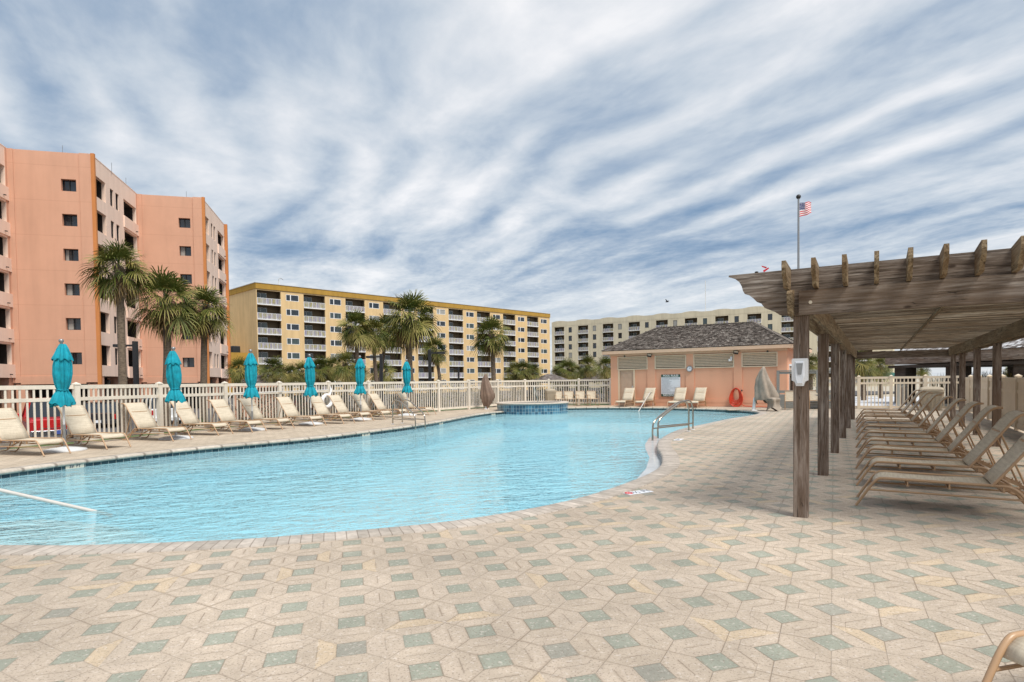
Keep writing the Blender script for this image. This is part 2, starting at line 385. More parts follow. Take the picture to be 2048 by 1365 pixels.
c=t.vm('SCALE',c,t.m('MULTIPLY',t.m('MULTIPLY',t.map(big,.3,.7,.86,1.12,False),t.map(t.noise(t.vm('ADD',P,(3.1,8.8,0)),.23,5,.65),.35,.65,.90,1.06)),t.map(mid,.3,.7,.88,1.10,False)))
jn=t.m('ADD',t.m('MULTIPLY',t.noise(P,2.2,3,.6),.011),.0015); gr=t.m('MAXIMUM',t.map(line,t.m('MULTIPLY',jn,.55),t.m('ADD',jn,.0045),1,0),t.m('MULTIPLY',t.map(d_rh,t.m('MULTIPLY',jn,.4),t.m('ADD',jn,.006),1,0),t.map(t.noise(P,1.9,2,.5),.45,.62,.1,.7)))
jw=t.map(t.noise(P,1.3,2,.5),.35,.65,.10,.60)
c=t.mix(t.m('MULTIPLY',gr,jw),c,(.19,.14,.10))
halo=t.map(line,.0,.07,.38,0); c=t.mix(t.m('MULTIPLY',halo,t.m('MULTIPLY',t.map(mid,.4,.6,0,1),t.map(t.noise(P,.5,3,.6),.4,.6,.25,1))),c,(.20,.15,.105))
ef=t.map(t.noise(t.vm('ADD',P,(7.3,2.2,0)),1.1,5,.7),.66,.78,0,.35); c=t.mix(ef,c,(.72,.68,.66))
t.put(t.b.inputs['Base Color'],c); t.b.inputs['Roughness'].default_value=.88; t.b.inputs['Specular IOR Level'].default_value=.25
hgt=t.m('ADD',t.m('MULTIPLY',gr,-1.0),t.m('ADD',t.m('MULTIPLY',sp,.35),t.m('MULTIPLY',hh,.25)))
t.put(t.b.inputs['Normal'],t.bump(hgt,.55,.006)); M['paver_pattern']=m
# plain deck stones on the far side
m,t=newmat('paver_plain'); P=t.wpos(); s=t.sep(P)
u=t.m('ADD',t.m('MULTIPLY',s[0],.37),t.m('MULTIPLY',s[1],.93)); v=t.m('SUBTRACT',t.m('MULTIPLY',s[0],.93),t.m('MULTIPLY',s[1],.37))
br=t.node('ShaderNodeTexBrick'); t.put(br.inputs['Vector'],t.comb(u,v,0)); br.inputs['Scale'].default_value=1; br.inputs['Brick Width'].default_value=.3; br.inputs['Row Height'].default_value=.15; br.inputs['Mortar Size'].default_value=.007
br.inputs['Color1'].default_value=(.42,.34,.255,1); br.inputs['Color2'].default_value=(.50,.41,.31,1); br.inputs['Mortar'].default_value=(.24,.18,.13,1)
n=t.noise(P,1.2,5,.65); c=t.vm('SCALE',br.outputs['Color'],t.map(n,.3,.7,.82,1.12,False))
c=t.mix(t.map(t.noise(P,60,3,.6),.6,.7,0,.4),c,(.2,.15,.11))
t.put(t.b.inputs['Base Color'],c); t.b.inputs['Roughness'].default_value=.9; t.put(t.b.inputs['Normal'],t.bump(t.m('ADD',t.noise(P,70,3,.6),t.m('MULTIPLY',br.outputs['Fac'],-1.0)),.4,.005)); M['paver_plain']=m
# coping (uv: u along the pool, v across)
def coping(name,c1,c2,bw):
    m,t=newmat(name); u=t.uv(); s=t.sep(u); P=t.wpos()
    fr=t.m('FRACT',t.m('DIVIDE',s[0],bw)); jl=t.m('MINIMUM',fr,t.m('SUBTRACT',1.0,fr)); h=t.white(t.comb(t.m('FLOOR',t.m('DIVIDE',s[0],bw)),0,0))[0]
    c=t.mix(h,c1,c2); c=t.vm('SCALE',c,t.map(t.noise(P,9,5,.7),.3,.7,.75,1.2,False)); c=t.mix(t.map(jl,.02,.07,.7,0),c,(.13,.10,.08))
    t.put(t.b.inputs['Base Color'],c); t.b.inputs['Roughness'].default_value=.85; t.put(t.b.inputs['Normal'],t.bump(t.noise(P,60,4,.7),.5,.006)); return m
M['coping']=coping('coping',(.325,.285,.245),(.45,.395,.345),.105)
M['coping_far']=coping('coping_far',(.40,.35,.29),(.50,.44,.37),.6)
# pool tiles (uv metres)
def tiles(name,w,h,ca,cb,grout):
    m,t=newmat(name); u=t.uv(); s=t.sep(u); P=t.wpos()
    a=t.m('DIVIDE',s[0],w); b=t.m('DIVIDE',s[1],h); fa=t.m('FRACT',a); fb=t.m('FRACT',b)
    jl=t.m('MINIMUM',t.m('MULTIPLY',t.m('MINIMUM',fa,t.m('SUBTRACT',1.0,fa)),w),t.m('MULTIPLY',t.m('MINIMUM',fb,t.m('SUBTRACT',1.0,fb)),h))
    hsh=t.white(t.comb(t.m('FLOOR',a),t.m('FLOOR',b),0))[0]; n=t.noise(P,14,4,.7)
    c=t.mix(t.map(t.m('ADD',t.m('MULTIPLY',hsh,.55),t.m('MULTIPLY',n,.6)),.3,.85),ca,cb); g=t.map(jl,.003,.006,1,0); c=t.mix(g,c,grout)
    t.put(t.b.inputs['Base Color'],c); t.put(t.b.inputs['Roughness'],t.m('ADD',t.m('MULTIPLY',g,.6),.12)); return m
M['pool_tile']=tiles('pool_tile',.155,.3,(.012,.035,.05),(.045,.085,.10),(.34,.34,.31))
M['spa_tile']=tiles('spa_tile',.155,.155,(.025,.09,.15),(.10,.24,.33),(.50,.52,.48))
# pool plaster: pale blue floor, greyer on the shallow shelf
m,t=newmat('pool_plaster'); P=t.wpos(); s=t.sep(P)
n=t.noise(P,.5,4,.6); c=t.mix(t.map(n,.3,.7),(.34,.74,.88),(.40,.78,.90))
shelf=t.map(t.m('ADD',s[2],t.m('MULTIPLY',t.noise(P,.8,3,.6),.25)),-.55,-.25,0,1); c=t.mix(shelf,c,(.74,.76,.72))
t.put(t.b.inputs['Base Color'],c); t.b.inputs['Roughness'].default_value=.8
# light ripples lens real sunlight here: keep the floor plain
M['pool_plaster']=m
# water
m,t=newmat('water'); t.n.remove(t.b); P=t.wpos(); s=t.sep(P)
rot=t.comb(t.m('ADD',t.m('MULTIPLY',s[0],.97),t.m('MULTIPLY',s[1],.24)),t.m('SUBTRACT',t.m('MULTIPLY',s[1],.97),t.m('MULTIPLY',s[0],.24)),0)
w1=t.noise(t.vm('MULTIPLY',rot,(2.0,4.0,1)),1.0,3,.5,.5); w2=t.noise(t.vm('MULTIPLY',rot,(4.8,9,1)),1.0,3,.6,.4); w3=t.noise(P,.5,2,.5)
hgt=t.m('ADD',t.m('MULTIPLY',w1,1.0),t.m('MULTIPLY',t.m('MULTIPLY',w2,.5),t.map(w3,.35,.65,.5,1.3)))
nb=t.bump(hgt,1.0,.12)
tr=t.node('ShaderNodeBsdfTransparent'); tr.inputs[0].default_value=(.88,.985,1,1)
df=t.node('ShaderNodeBsdfDiffuse'); df.inputs[0].default_value=(.42,.76,.86,1); t.put(df.inputs['Normal'],t.bump(hgt,1.0,.12))
gl=t.node('ShaderNodeBsdfGlossy'); gl.inputs['Roughness'].default_value=.02; t.put(gl.inputs['Normal'],nb)
fr=t.node('ShaderNodeFresnel'); fr.inputs['IOR'].default_value=1.33; t.put(fr.inputs['Normal'],nb)
mixr=t.node('ShaderNodeMixShader'); mixr.inputs[0].default_value=.45; t.l.new(tr.outputs[0],mixr.inputs[1]); t.l.new(df.outputs[0],mixr.inputs[2])
mx=t.node('ShaderNodeMixShader'); t.put(mx.inputs[0],fr.outputs[0]); t.l.new(mixr.outputs[0],mx.inputs[1]); t.l.new(gl.outputs[0],mx.inputs[2]); t.l.new(mx.outputs[0],t.out.inputs[0]); M['water']=m
# ------------------------------------------------------------------ sky
SUN_AZ, SUN_EL = 142.0, 58.0
w=bpy.data.worlds.new('World'); scene.world=w; w.use_nodes=True; t=NT(w.node_tree); t.n.clear()
wo=t.node('ShaderNodeOutputWorld'); bg=t.node('ShaderNodeBackground'); t.l.new(bg.outputs[0],wo.inputs[0])
sky=t.node('ShaderNodeTexSky',sky_type='NISHITA'); sky.sun_disc=False; sky.sun_elevation=R(SUN_EL); sky.sun_rotation=R(SUN_AZ); sky.air_density=1.0; sky.dust_density=.6; sky.ozone_density=1.4
d=t.node('ShaderNodeTexCoord').outputs['Generated']; s=t.sep(d)
zz=t.m('ADD',t.m('MAXIMUM',s[2],0.0),.075)
px=t.m('DIVIDE',s[0],zz); py=t.m('DIVIDE',s[1],zz)
A=R(-31); ca,sa=math.cos(A),math.sin(A)
al=t.m('ADD',t.m('MULTIPLY',px,sa),t.m('MULTIPLY',py,ca)); ac=t.m('SUBTRACT',t.m('MULTIPLY',px,ca),t.m('MULTIPLY',py,sa))
wp=t.noise(t.comb(al,ac,3.0),.8,2,.5,0,True); wps=t.sep(wp)
al2=t.m('ADD',al,t.m('MULTIPLY',t.m('SUBTRACT',wps[0],.5),.5)); ac2=t.m('ADD',ac,t.m('MULTIPLY',t.m('SUBTRACT',wps[1],.5),.42))
def fld(fa,fc,z,det,rg=.5,ds=0.0): return t.noise(t.comb(t.m('MULTIPLY',al2,fa),t.m('MULTIPLY',ac2,fc),z),1.0,det,rg,ds)
def c0(x,g): return t.m('MULTIPLY',t.m('SUBTRACT',x,.5),g)
hi=t.map(s[2],.10,.34,0.0,1.0); far=t.m('SUBTRACT',1.0,hi)
# rolls: patchy bands lying along one heading
wave=t.m('SINE',t.m('ADD',t.m('MULTIPLY',ac2,23.0),t.m('MULTIPLY',fld(.9,.9,31,2,.4),9.0)))
patch=t.map(fld(1.5,1.5,55,2,.45),.42,.62,0,1)
roll=t.m('MULTIPLY',t.m('MULTIPLY',wave,patch),t.map(s[2],.08,.26,.25,1.0))
puff=fld(1.0,2.6,9,2,.45); puff2=fld(2.2,3.0,77,4,.55); fine=fld(6,9,4,5,.6); grain=fld(15,22,14,4,.6); big=fld(.5,.55,21,2,.4)
dens=t.m('ADD',t.m('ADD',t.m('MULTIPLY',roll,.17),c0(puff,1.35)),t.m('ADD',t.m('ADD',c0(puff2,.8),c0(big,1.1)),t.m('ADD',c0(fine,.42),t.m('MULTIPLY',c0(grain,.5),t.m('ADD',far,.12)))))
cover=t.m('ADD',t.m('MULTIPLY',dens,.86),.585)
ccol=t.ramp(cover,[(0,(.14,.24,.40)),(.22,(.235,.345,.50)),(.42,(.39,.48,.60)),(.6,(.56,.63,.71)),(.8,(.74,.775,.82)),(1,(.93,.93,.945))])
hor=t.map(s[2],0.0,.24,.75,0); ccol=t.mix(hor,ccol,(.76,.79,.82))
cl=t.vm('SCALE',ccol,4.45)
t.put(bg.inputs[0],t.mix(.95,sky.outputs[0],cl)); bg.inputs[1].default_value=.15
ld=bpy.data.lights.new('sun','SUN'); ld.energy=2.9; ld.angle=R(25); ld.color=(1,.955,.88)
lo=bpy.data.objects.new('sun',ld); COL.objects.link(lo); sd=Vector((math.sin(R(SUN_AZ))*math.cos(R(SUN_EL)),math.cos(R(SUN_AZ))*math.cos(R(SUN_EL)),math.sin(R(SUN_EL))))
lo.rotation_euler=sd.to_track_quat('Z','Y').to_euler(); lo.location=(0,0,60)
# ------------------------------------------------------------------ camera
cd=bpy.data.cameras.new('camera'); cam=bpy.data.objects.new('camera',cd); COL.objects.link(cam); scene.camera=cam
cam.location=(0,0,H); cam.rotation_euler=CAMROT.to_euler(); cd.sensor_width=36; cd.lens=F/2048*36
cd.shift_y=(PY-682.5)/2048; cd.shift_x=0; cd.clip_start=.05; cd.clip_end=5000
scene.view_settings.view_transform='Standard'; scene.view_settings.look='None'; scene.view_settings.exposure=0.6; scene.view_settings.gamma=1
scene.render.resolution_x=1024; scene.render.resolution_y=682
scene.cycles.use_denoising=True; scene.cycles.max_bounces=8; scene.cycles.transparent_max_bounces=16; scene.cycles.caustics_reflective=False
# ------------------------------------------------------------------ ground, deck, pool
def smooth_loop(P,n=6):
    out=[]; m=len(P)
    for i in range(m):
        p0,p1,p2,p3=P[i-1],P[i],P[(i+1)%m],P[(i+2)%m]
        for k in range(n):
            q=k/n; out.append(.5*((2*p1)+(-p0+p2)*q+(2*p0-5*p1+4*p2-p3)*q*q+(-p0+3*p1-3*p2+p3)*q**3))
    return out
def offset_loop(P,d):
    m=len(P); out=[]
    for i in range(m):
        t_=(P[(i+1)%m]-P[i-1]).normalized(); out.append(P[i]+Vector((t_.y,-t_.x))*d)
    return out
pp=[(-9.6,8.2),(-8.6,6.3),(-6.6,5.75),(-4.9,5.70),(-4.0,5.66),(-2.83,5.77),(-2.1,5.94),(-.86,6.36),(.09,6.95),(.97,7.8),(1.95,9.2),(2.55,10.4),(2.95,11.9),(3.22,13.4),(3.75,15.2),(4.85,17.7),(6.4,20.0),(8.0,22.3),(9.7,24.4),(10.75,26.3),(10.75,28.2),(9.6,30.2),(7.8,31.9),(5.5,33.0),(3.4,33.3),(1.2,32.4),(-.15,30.6),(-1.25,28.7),(-2.0,26.3),(-2.75,23.3),(-3.6,20.7),(-4.7,18.35),(-5.4,17.05),(-6.4,15.75),(-7.3,14.7),(-7.95,13.75),(-8.48,12.75),(-8.9,11.7),(-9.25,10.4)]
POOL=smooth_loop([Vector(p) for p in pp],6)      # counter-clockwise seen from above?
area=sum(POOL[i].x*POOL[(i+1)%len(POOL)].y-POOL[(i+1)%len(POOL)].x*POOL[i].y for i in range(len(POOL)))
if area<0: POOL.reverse()
CO=offset_loop(POOL,.30)                         # outer edge of the coping
WZ=-.125
L=len(POOL); dist=[0]
for i in range(L): dist.append(dist[-1]+(POOL[(i+1)%L]-POOL[i]).length)
def sweep(prof,name,mat,sel,voff=0):
    """prof: (offset outward, z) list"""
    mb=MB(); mb.smooth=True
    rings=[offset_loop(POOL,o) if abs(o)>1e-6 else POOL for o,z in prof]
    acc=[0]
    for a,b in zip(prof,prof[1:]): acc.append(acc[-1]+math.hypot(a[0]-b[0],a[1]-b[1]))
    for i in range(L):
        if not sel(i): continue
        j=(i+1)%L
        for k in range(len(prof)-1):
            a,b=rings[k],rings[k+1]; z0,z1=prof[k][1],prof[k+1][1]
            mb.quad((a[i].x,a[i].y,z0),(b[i].x,b[i].y,z1),(b[j].x,b[j].y,z1),(a[j].x,a[j].y,z0),
                    [(dist[i],acc[k]),(dist[i],acc[k+1]),(dist[i+1],acc[k+1]),(dist[i+1],acc[k])])
    o=mb.build(name,mat)
    bm=bmesh.new(); bm.from_mesh(o.data); bmesh.ops.remove_doubles(bm,verts=bm.verts,dist=1e-5); bm.to_mesh(o.data); bm.free()
    return tag(o,kind='structure')
def near_side(i): return i%L < 6*20   # paved side: near and right
cprof=[(.302,-.01),(.30,.012),(.02,.016),(.0,.008),(-.018,-.012),(-.02,-.03),(-.012,-.05),(.0,-.056)]
c1=sweep(cprof,'pool_coping',M['coping'],near_side); tag(c1,'brick coping curving round the paved side of the pool','coping')
c2=sweep([(.302,-.01),(.30,.012),(.02,.02),(-.015,.008),(-.035,-.02),(-.03,-.045),(.0,-.06)],'pool_coping',M['coping_far'],lambda i: not near_side(i)); tag(c2,'pale rounded coping along the lounger side of the pool','coping')
tb=sweep([(.004,-.05),(.004,-.30)],'pool_tile_band',M['pool_tile'],lambda i:True); tag(tb,'dark teal tile band along the waterline','tiles')
# basin: grid inside the pool, with depth by place
def depth(x,y):
    d=-.85
    sh=-.30+ -.22*max(0,min(1,(math.hypot(x+7.2,y-6.2)-1.6)/2.0))
    k=max(0,min(1,(math.hypot(x+7.2,y-6.0)-2.6)/1.6)); k=k*k*(3-2*k)
    return sh*(1-k)+d*k
bm=bmesh.new(); vs=[bm.verts.new((p.x,p.y,0)) for p in offset_loop(POOL,.01)]; es=[bm.edges.new((vs[i],vs[(i+1)%L])) for i in range(L)]
bmesh.ops.triangle_fill(bm,use_beauty=True,edges=es)
for _ in range(4): 
    bmesh.ops.subdivide_edges(bm,edges=[e for e in bm.edges if e.calc_length()>.9],cuts=1,use_grid_fill=False); bmesh.ops.triangulate(bm,faces=bm.faces)
for v in bm.verts: v.co.z=depth(v.co.x,v.co.y)
for f in bm.faces: f.smooth=True
bmesh.ops.recalc_face_normals(bm,faces=bm.faces)
me=bpy.data.meshes.new('pool_floor'); bm.to_mesh(me); bm.free(); me.materials.append(M['pool_plaster'])
o=bpy.data.objects.new('pool_floor',me); COL.objects.link(o); tag(o,'pale blue plaster floor of the swimming pool','pool floor',kind='structure')
mb=MB()
for i in range(L):
    j=(i+1)%L; a,b=POOL[i],POOL[j]; 
    mb.quad((a.x,a.y,-.28),(b.x,b.y,-.28),(b.x,b.y,-1.4),(a.x,a.y,-1.4))
o=mb.build('pool_wall',M['pool_plaster']); tag(o,'pale blue plaster wall of the swimming pool','pool wall',kind='structure')
def flat(name,poly,z,mat,label,cat,kind='structure'):
    tri=tessellate_polygon([[Vector((p[0],p[1],0)) for p in poly]])
    mb=MB(); mb.add([(p[0],p[1],z) for p in poly],[tuple(t_) for t_ in tri]); o=mb.build(name,mat)
    if o.data.polygons[0].normal.z<0: o.data.flip_normals()
    return tag(o,label,cat,kind=kind)
WAT=offset_loop(POOL,.002)
wat=flat('pool_water',WAT,WZ,M['water'],'rippled pale blue water of the swimming pool','water')
# pool ledge in the bend on the right
stp=[G(*p,-.12).xy for p in [(1270,962),(1292,938),(1299,916),(1291,899),(1290,889),(1297,878),(1308,871)]]
inner=[p for p in POOL if 9.3<p.y<15.6 and p.x>1.5]; inner.sort(key=lambda p:p.y)
poly=[Vector(p) for p in stp]+[p+Vector((.05,0)) for p in reversed(inner)]
mb=MB(); mb.prism([(p.x,p.y) for p in poly],'z',-1.3,-.119); o=mb.build('pool_ledge',simple('ledge_plaster',(.56,.60,.63),.12,.16,4,.25,12)); tag(o,'white submerged ledge in the bend of the pool','pool ledge',kind='structure')

PA=Vector((3.11,6.5)); UX=Vector((math.sin(R(121)),math.cos(R(121)))); UY=Vector((math.sin(R(31)),math.cos(R(31))))   # pergola axes
def PG(x,y): return PA+UX*x+UY*y
# fence line on the left / back
FP=[(-160,13.0),(153,15.55),(319,18.2),(450,20.65),(559,22.85),(657,25.0),(737,26.9),(808,28.9),(877,30.65),(937,32.6),(995,35.2),(1050,36.9),(1098,37.2),(1158,36.7),(1221.5,35.75)]
FENCE=[Vector(((px_-1024)/1210*y_,y_)) for px_,y_ in FP]
HW=Vector((5.86,35.5)); HX=Vector((math.sin(R(122)),math.cos(R(122)))); HY=Vector((math.sin(R(32)),math.cos(R(32))))      # pool house
def HP(x,y): return HW+HX*x+HY*y
# patterned deck: coping outer edge (near side) + outside boundary
ring=CO; n_side=[i for i in range(L) if near_side(i)]
# first index of the run
st=[i for i in n_side if not near_side((i-1)%L)][0]; run=[]
i=st
while near_side(i): run.append(ring[i]); i=(i+1)%L
run.append(ring[i%L])
nearpoly=[Vector(p) for p in run]
a0,a1=nearpoly[0],nearpoly[-1]
far_out=[PG(-7.5,27.4),PG(6,28.2),PG(6,-6),Vector((6,-3)),Vector((-14,-3)),Vector((-14,6))]
if a1.y>a0.y: poly=nearpoly+[PG(-5.2,22.4)]+far_out
else: poly=list(reversed(nearpoly))+[PG(-5.2,22.4)]+far_out
flat('pool_deck',poly,0.0,M['paver_pattern'],'beige stone pavers with rows of small green squares','pool deck')
i=st-1; run2=[]
i=(st+len(run)-1)%L
while not near_side(i): run2.append(ring[i]); i=(i+1)%L
run2.append(ring[i])
b0,b1=run2[0],run2[-1]
if b0.y<b1.y: run2.reverse()
# b0 far/right end -> b1 near/left end
fl=[Vector(p) for p in FENCE]; off=Vector((-.45,.25))
outer=[Vector((-14,6)),Vector((-14,8.0))]+[p+off for p in fl[:9]]+[p+Vector((-.2,.5)) for p in fl[9:]]+[HP(-.2,2),HP(11,2),PG(-7.5,27.4),PG(-5.2,22.4)]
flat('lounger_deck',[Vector(p) for p in run2]+outer,0.004,M['paver_plain'],'plain tan stone deck between the pool and the picket fence','pool deck')
# surroundings
mb=MB(); eo=[Vector((-14,-3)),Vector((-14,8.0))]+[p+off for p in fl[:9]]+[p+Vector((-.2,.5)) for p in fl[9:]]
for a,b in zip(eo,eo[1:]): mb.quad((a.x,a.y,-.95),(a.x,a.y,.003),(b.x,b.y,.003),(b.x,b.y,-.95))
o=mb.build('deck_edge',M['concrete_base']); tag(o,kind='structure')
mb=MB(); mb.quad((-900,-300,-.95),(900,-300,-.95),(900,1500,-.95),(-900,1500,-.95)); o=mb.build('ground',M['sand']); tag(o,kind='structure')
flat('parking_lot',[(-80,4),(-14.2,4),(-13.2,12.6),(-11.9,17),(-10.6,20.6),(-8.6,25.2),(-6.6,28.9),(-3.6,33.2),(-2,36.5),(2,38.4),(5.6,38),(14,52),(60,90),(40,190),(-60,190),(-90,70)],-.85,M['asphalt'],'grey asphalt car park beyond the picket fence','car park')
flat('lawn',[(-13.0,13.8),(-11.35,17.6),(-10.0,20.6),(-8.2,25.0),(-6.2,29.1),(-3.95,33.0),(-1.5,36.2),(1,37.6),(5.4,37.3),(9,41),(1,40.5),(-3.5,37),(-9,27),(-13.6,18)],-.10,M['grass'],'strip of green grass behind the picket fence','grass')
flat('boardwalk',[PG(-2.2,26),PG(2.4,26),PG(4.5,45),PG(-4,45)],.01,M['boardwalk'],'pale grey boardwalk beyond the gate','boardwalk')
# ---- raised spa
SC=Vector((1.05,31.25)); SR=1.83
sp=thing('spa','round raised spa clad in blue tiles at the far end of the pool','spa',(SC.x,SC.y,0))
mb=MB(); mb.smooth=True; n=64
for k in range(n):
    a,b=2*math.pi*k/n,2*math.pi*(k+1)/n; q=SR*2*math.pi/n
    mb.quad((SR*math.cos(a),SR*math.sin(a),-.17),(SR*math.cos(b),SR*math.sin(b),-.17),(SR*math.cos(b),SR*math.sin(b),.335),(SR*math.cos(a),SR*math.sin(a),.335),[(k*q,0),((k+1)*q,0),((k+1)*q,.505),(k*q,.505)])
mb.build('tile_wall',M['spa_tile'],sp)
mb=MB(); mb.lathe([(SR-.004,-1.0),(SR-.004,-.16)],64,cap=False); mb.build('footing',M['pool_plaster'],sp)
mb=MB(); pr=[(SR-.36,.335),(SR-.36,.40),(SR-.33,.415),(SR+.03,.415),(SR+.06,.395),(SR+.06,.36),(SR+.03,.335),(SR-.36,.335)]; mb.lathe(pr,64,cap=False); mb.build('coping',M['stone'],sp)
mb=MB(); mb.lathe([(SR-.36,-.2),(SR-.36,.34)],64,cap=False); mb.build('inner_wall',M['pool_tile'],sp)
mb=MB(); mb.lathe([(.001,.30),(SR-.362,.30)],48,cap=False); mb.build('spa_water',M['water'],sp)
mb=MB(); mb.lathe([(.001,-.2),(SR-.36,-.2)],32,cap=False); mb.build('spa_floor',M['pool_plaster'],sp)
def rail(name,pts,r,mat,label,cat,extra=None,group=None,round_=.12):
    c=Vector(pts[0]); o=thing(name,label,cat,(c.x,c.y,c.z),0,group)
    mb=MB(); mb.tube([Vector(p)-c for p in rounded(pts,round_,6)],r,10); mb.build('tube',mat,o); return o,c
a=D(1068,772,30.3); b=D(1076,800,30.9)
o,c=rail('spa_handrail',[(b.x,b.y,.30),(b.x,b.y,.46),(a.x,a.y,a.z),(a.x+.0,a.y-.25,a.z),(a.x,a.y-.28,.42)],.022,M['white_rail'],'white sloping handrail on the rim of the round spa','handrail')
# ------------------------------------------------------------------ buildings
def wall_holes(mb,O,U,V,N,W,Hh,holes,th,grid=True):
    """facade in plane O + u*U + v*V (outward normal N); holes (u0,u1,v0,v1): openings with reveals of depth th"""
    us=sorted({0,W}|{h[0] for h in holes}|{h[1] for h in holes}); vs_=sorted({0,Hh}|{h[2] for h in holes}|{h[3] for h in holes})
    P=lambda u,v,d=0: O+U*u+V*v-N*d
    for j in range(len(vs_)-1):
        v0,v1=vs_[j],vs_[j+1]; start=None
        for i in range(len(us)):
            solid = i<len(us)-1 and not any(h[0]<=us[i]+1e-6 and h[1]>=us[i+1]-1e-6 and h[2]<=v0+1e-6 and h[3]>=v1-1e-6 for h in holes)
            if solid and start is None: start=us[i]
            if not solid and start is not None:
                mb.quad(P(start,v0),P(us[i],v0),P(us[i],v1),P(start,v1)); start=None
    for u0,u1,v0,v1 in holes:
        mb.quad(P(u0,v0),P(u0,v0,th),P(u1,v0,th),P(u1,v0)); mb.quad(P(u0,v1,th),P(u0,v1),P(u1,v1),P(u1,v1,th))
        mb.quad(P(u0,v0,th),P(u0,v0),P(u0,v1),P(u0,v1,th)); mb.quad(P(u1,v0),P(u1,v0,th),P(u1,v1,th),P(u1,v1))
Z=Vector((0,0,1))
def win_part(parent,O,U,N,u0,u1,v0,v1,d,frame,split=None,fw=.06,glass='dark_glass',name='window',curt=0):
    """window part: frame mesh, pane as sub-part, set back by d"""
    U=Vector(U); N=Vector(N)
    def P(u,v,k): return O+U*u+Z*v-N*k
    mb=MB()
    def bar(a0,a1,b0,b1):
        v=[P(a0,b0,d),P(a1,b0,d),P(a1,b1,d),P(a0,b1,d),P(a0,b0,d-.05),P(a1,b0,d-.05),P(a1,b1,d-.05),P(a0,b1,d-.05)]
        mb.add(v,[(4,5,6,7),(0,1,5,4),(1,2,6,5),(2,3,7,6),(3,0,4,7)],smooth=False)
    bar(u0,u1,v0,v0+fw); bar(u0,u1,v1-fw,v1); bar(u0,u0+fw,v0+fw,v1-fw); bar(u1-fw,u1,v0+fw,v1-fw)
    for s_ in (split or []):
        c=u0+(u1-u0)*s_; bar(c-fw*.9,c+fw*.9,v0+fw,v1-fw)
    f=mb.build(name,frame,parent)
    if curt: mb=MB(); cw=(u1-u0)*curt; mb.quad(P(u0+fw,v0+fw,d+.012),P(u0+fw+cw,v0+fw,d+.012),P(u0+fw+cw,v1-fw,d+.012),P(u0+fw,v1-fw,d+.012)); mb.build('curtain',M['blind'],f)
    mb=MB(); mb.quad(P(u0+.01,v0+.01,d+.02),P(u1-.01,v0+.01,d+.02),P(u1-.01,v1-.01,d+.02),P(u0+.01,v1-.01,d+.02)); mb.build('pane',M[glass],f)
    return f
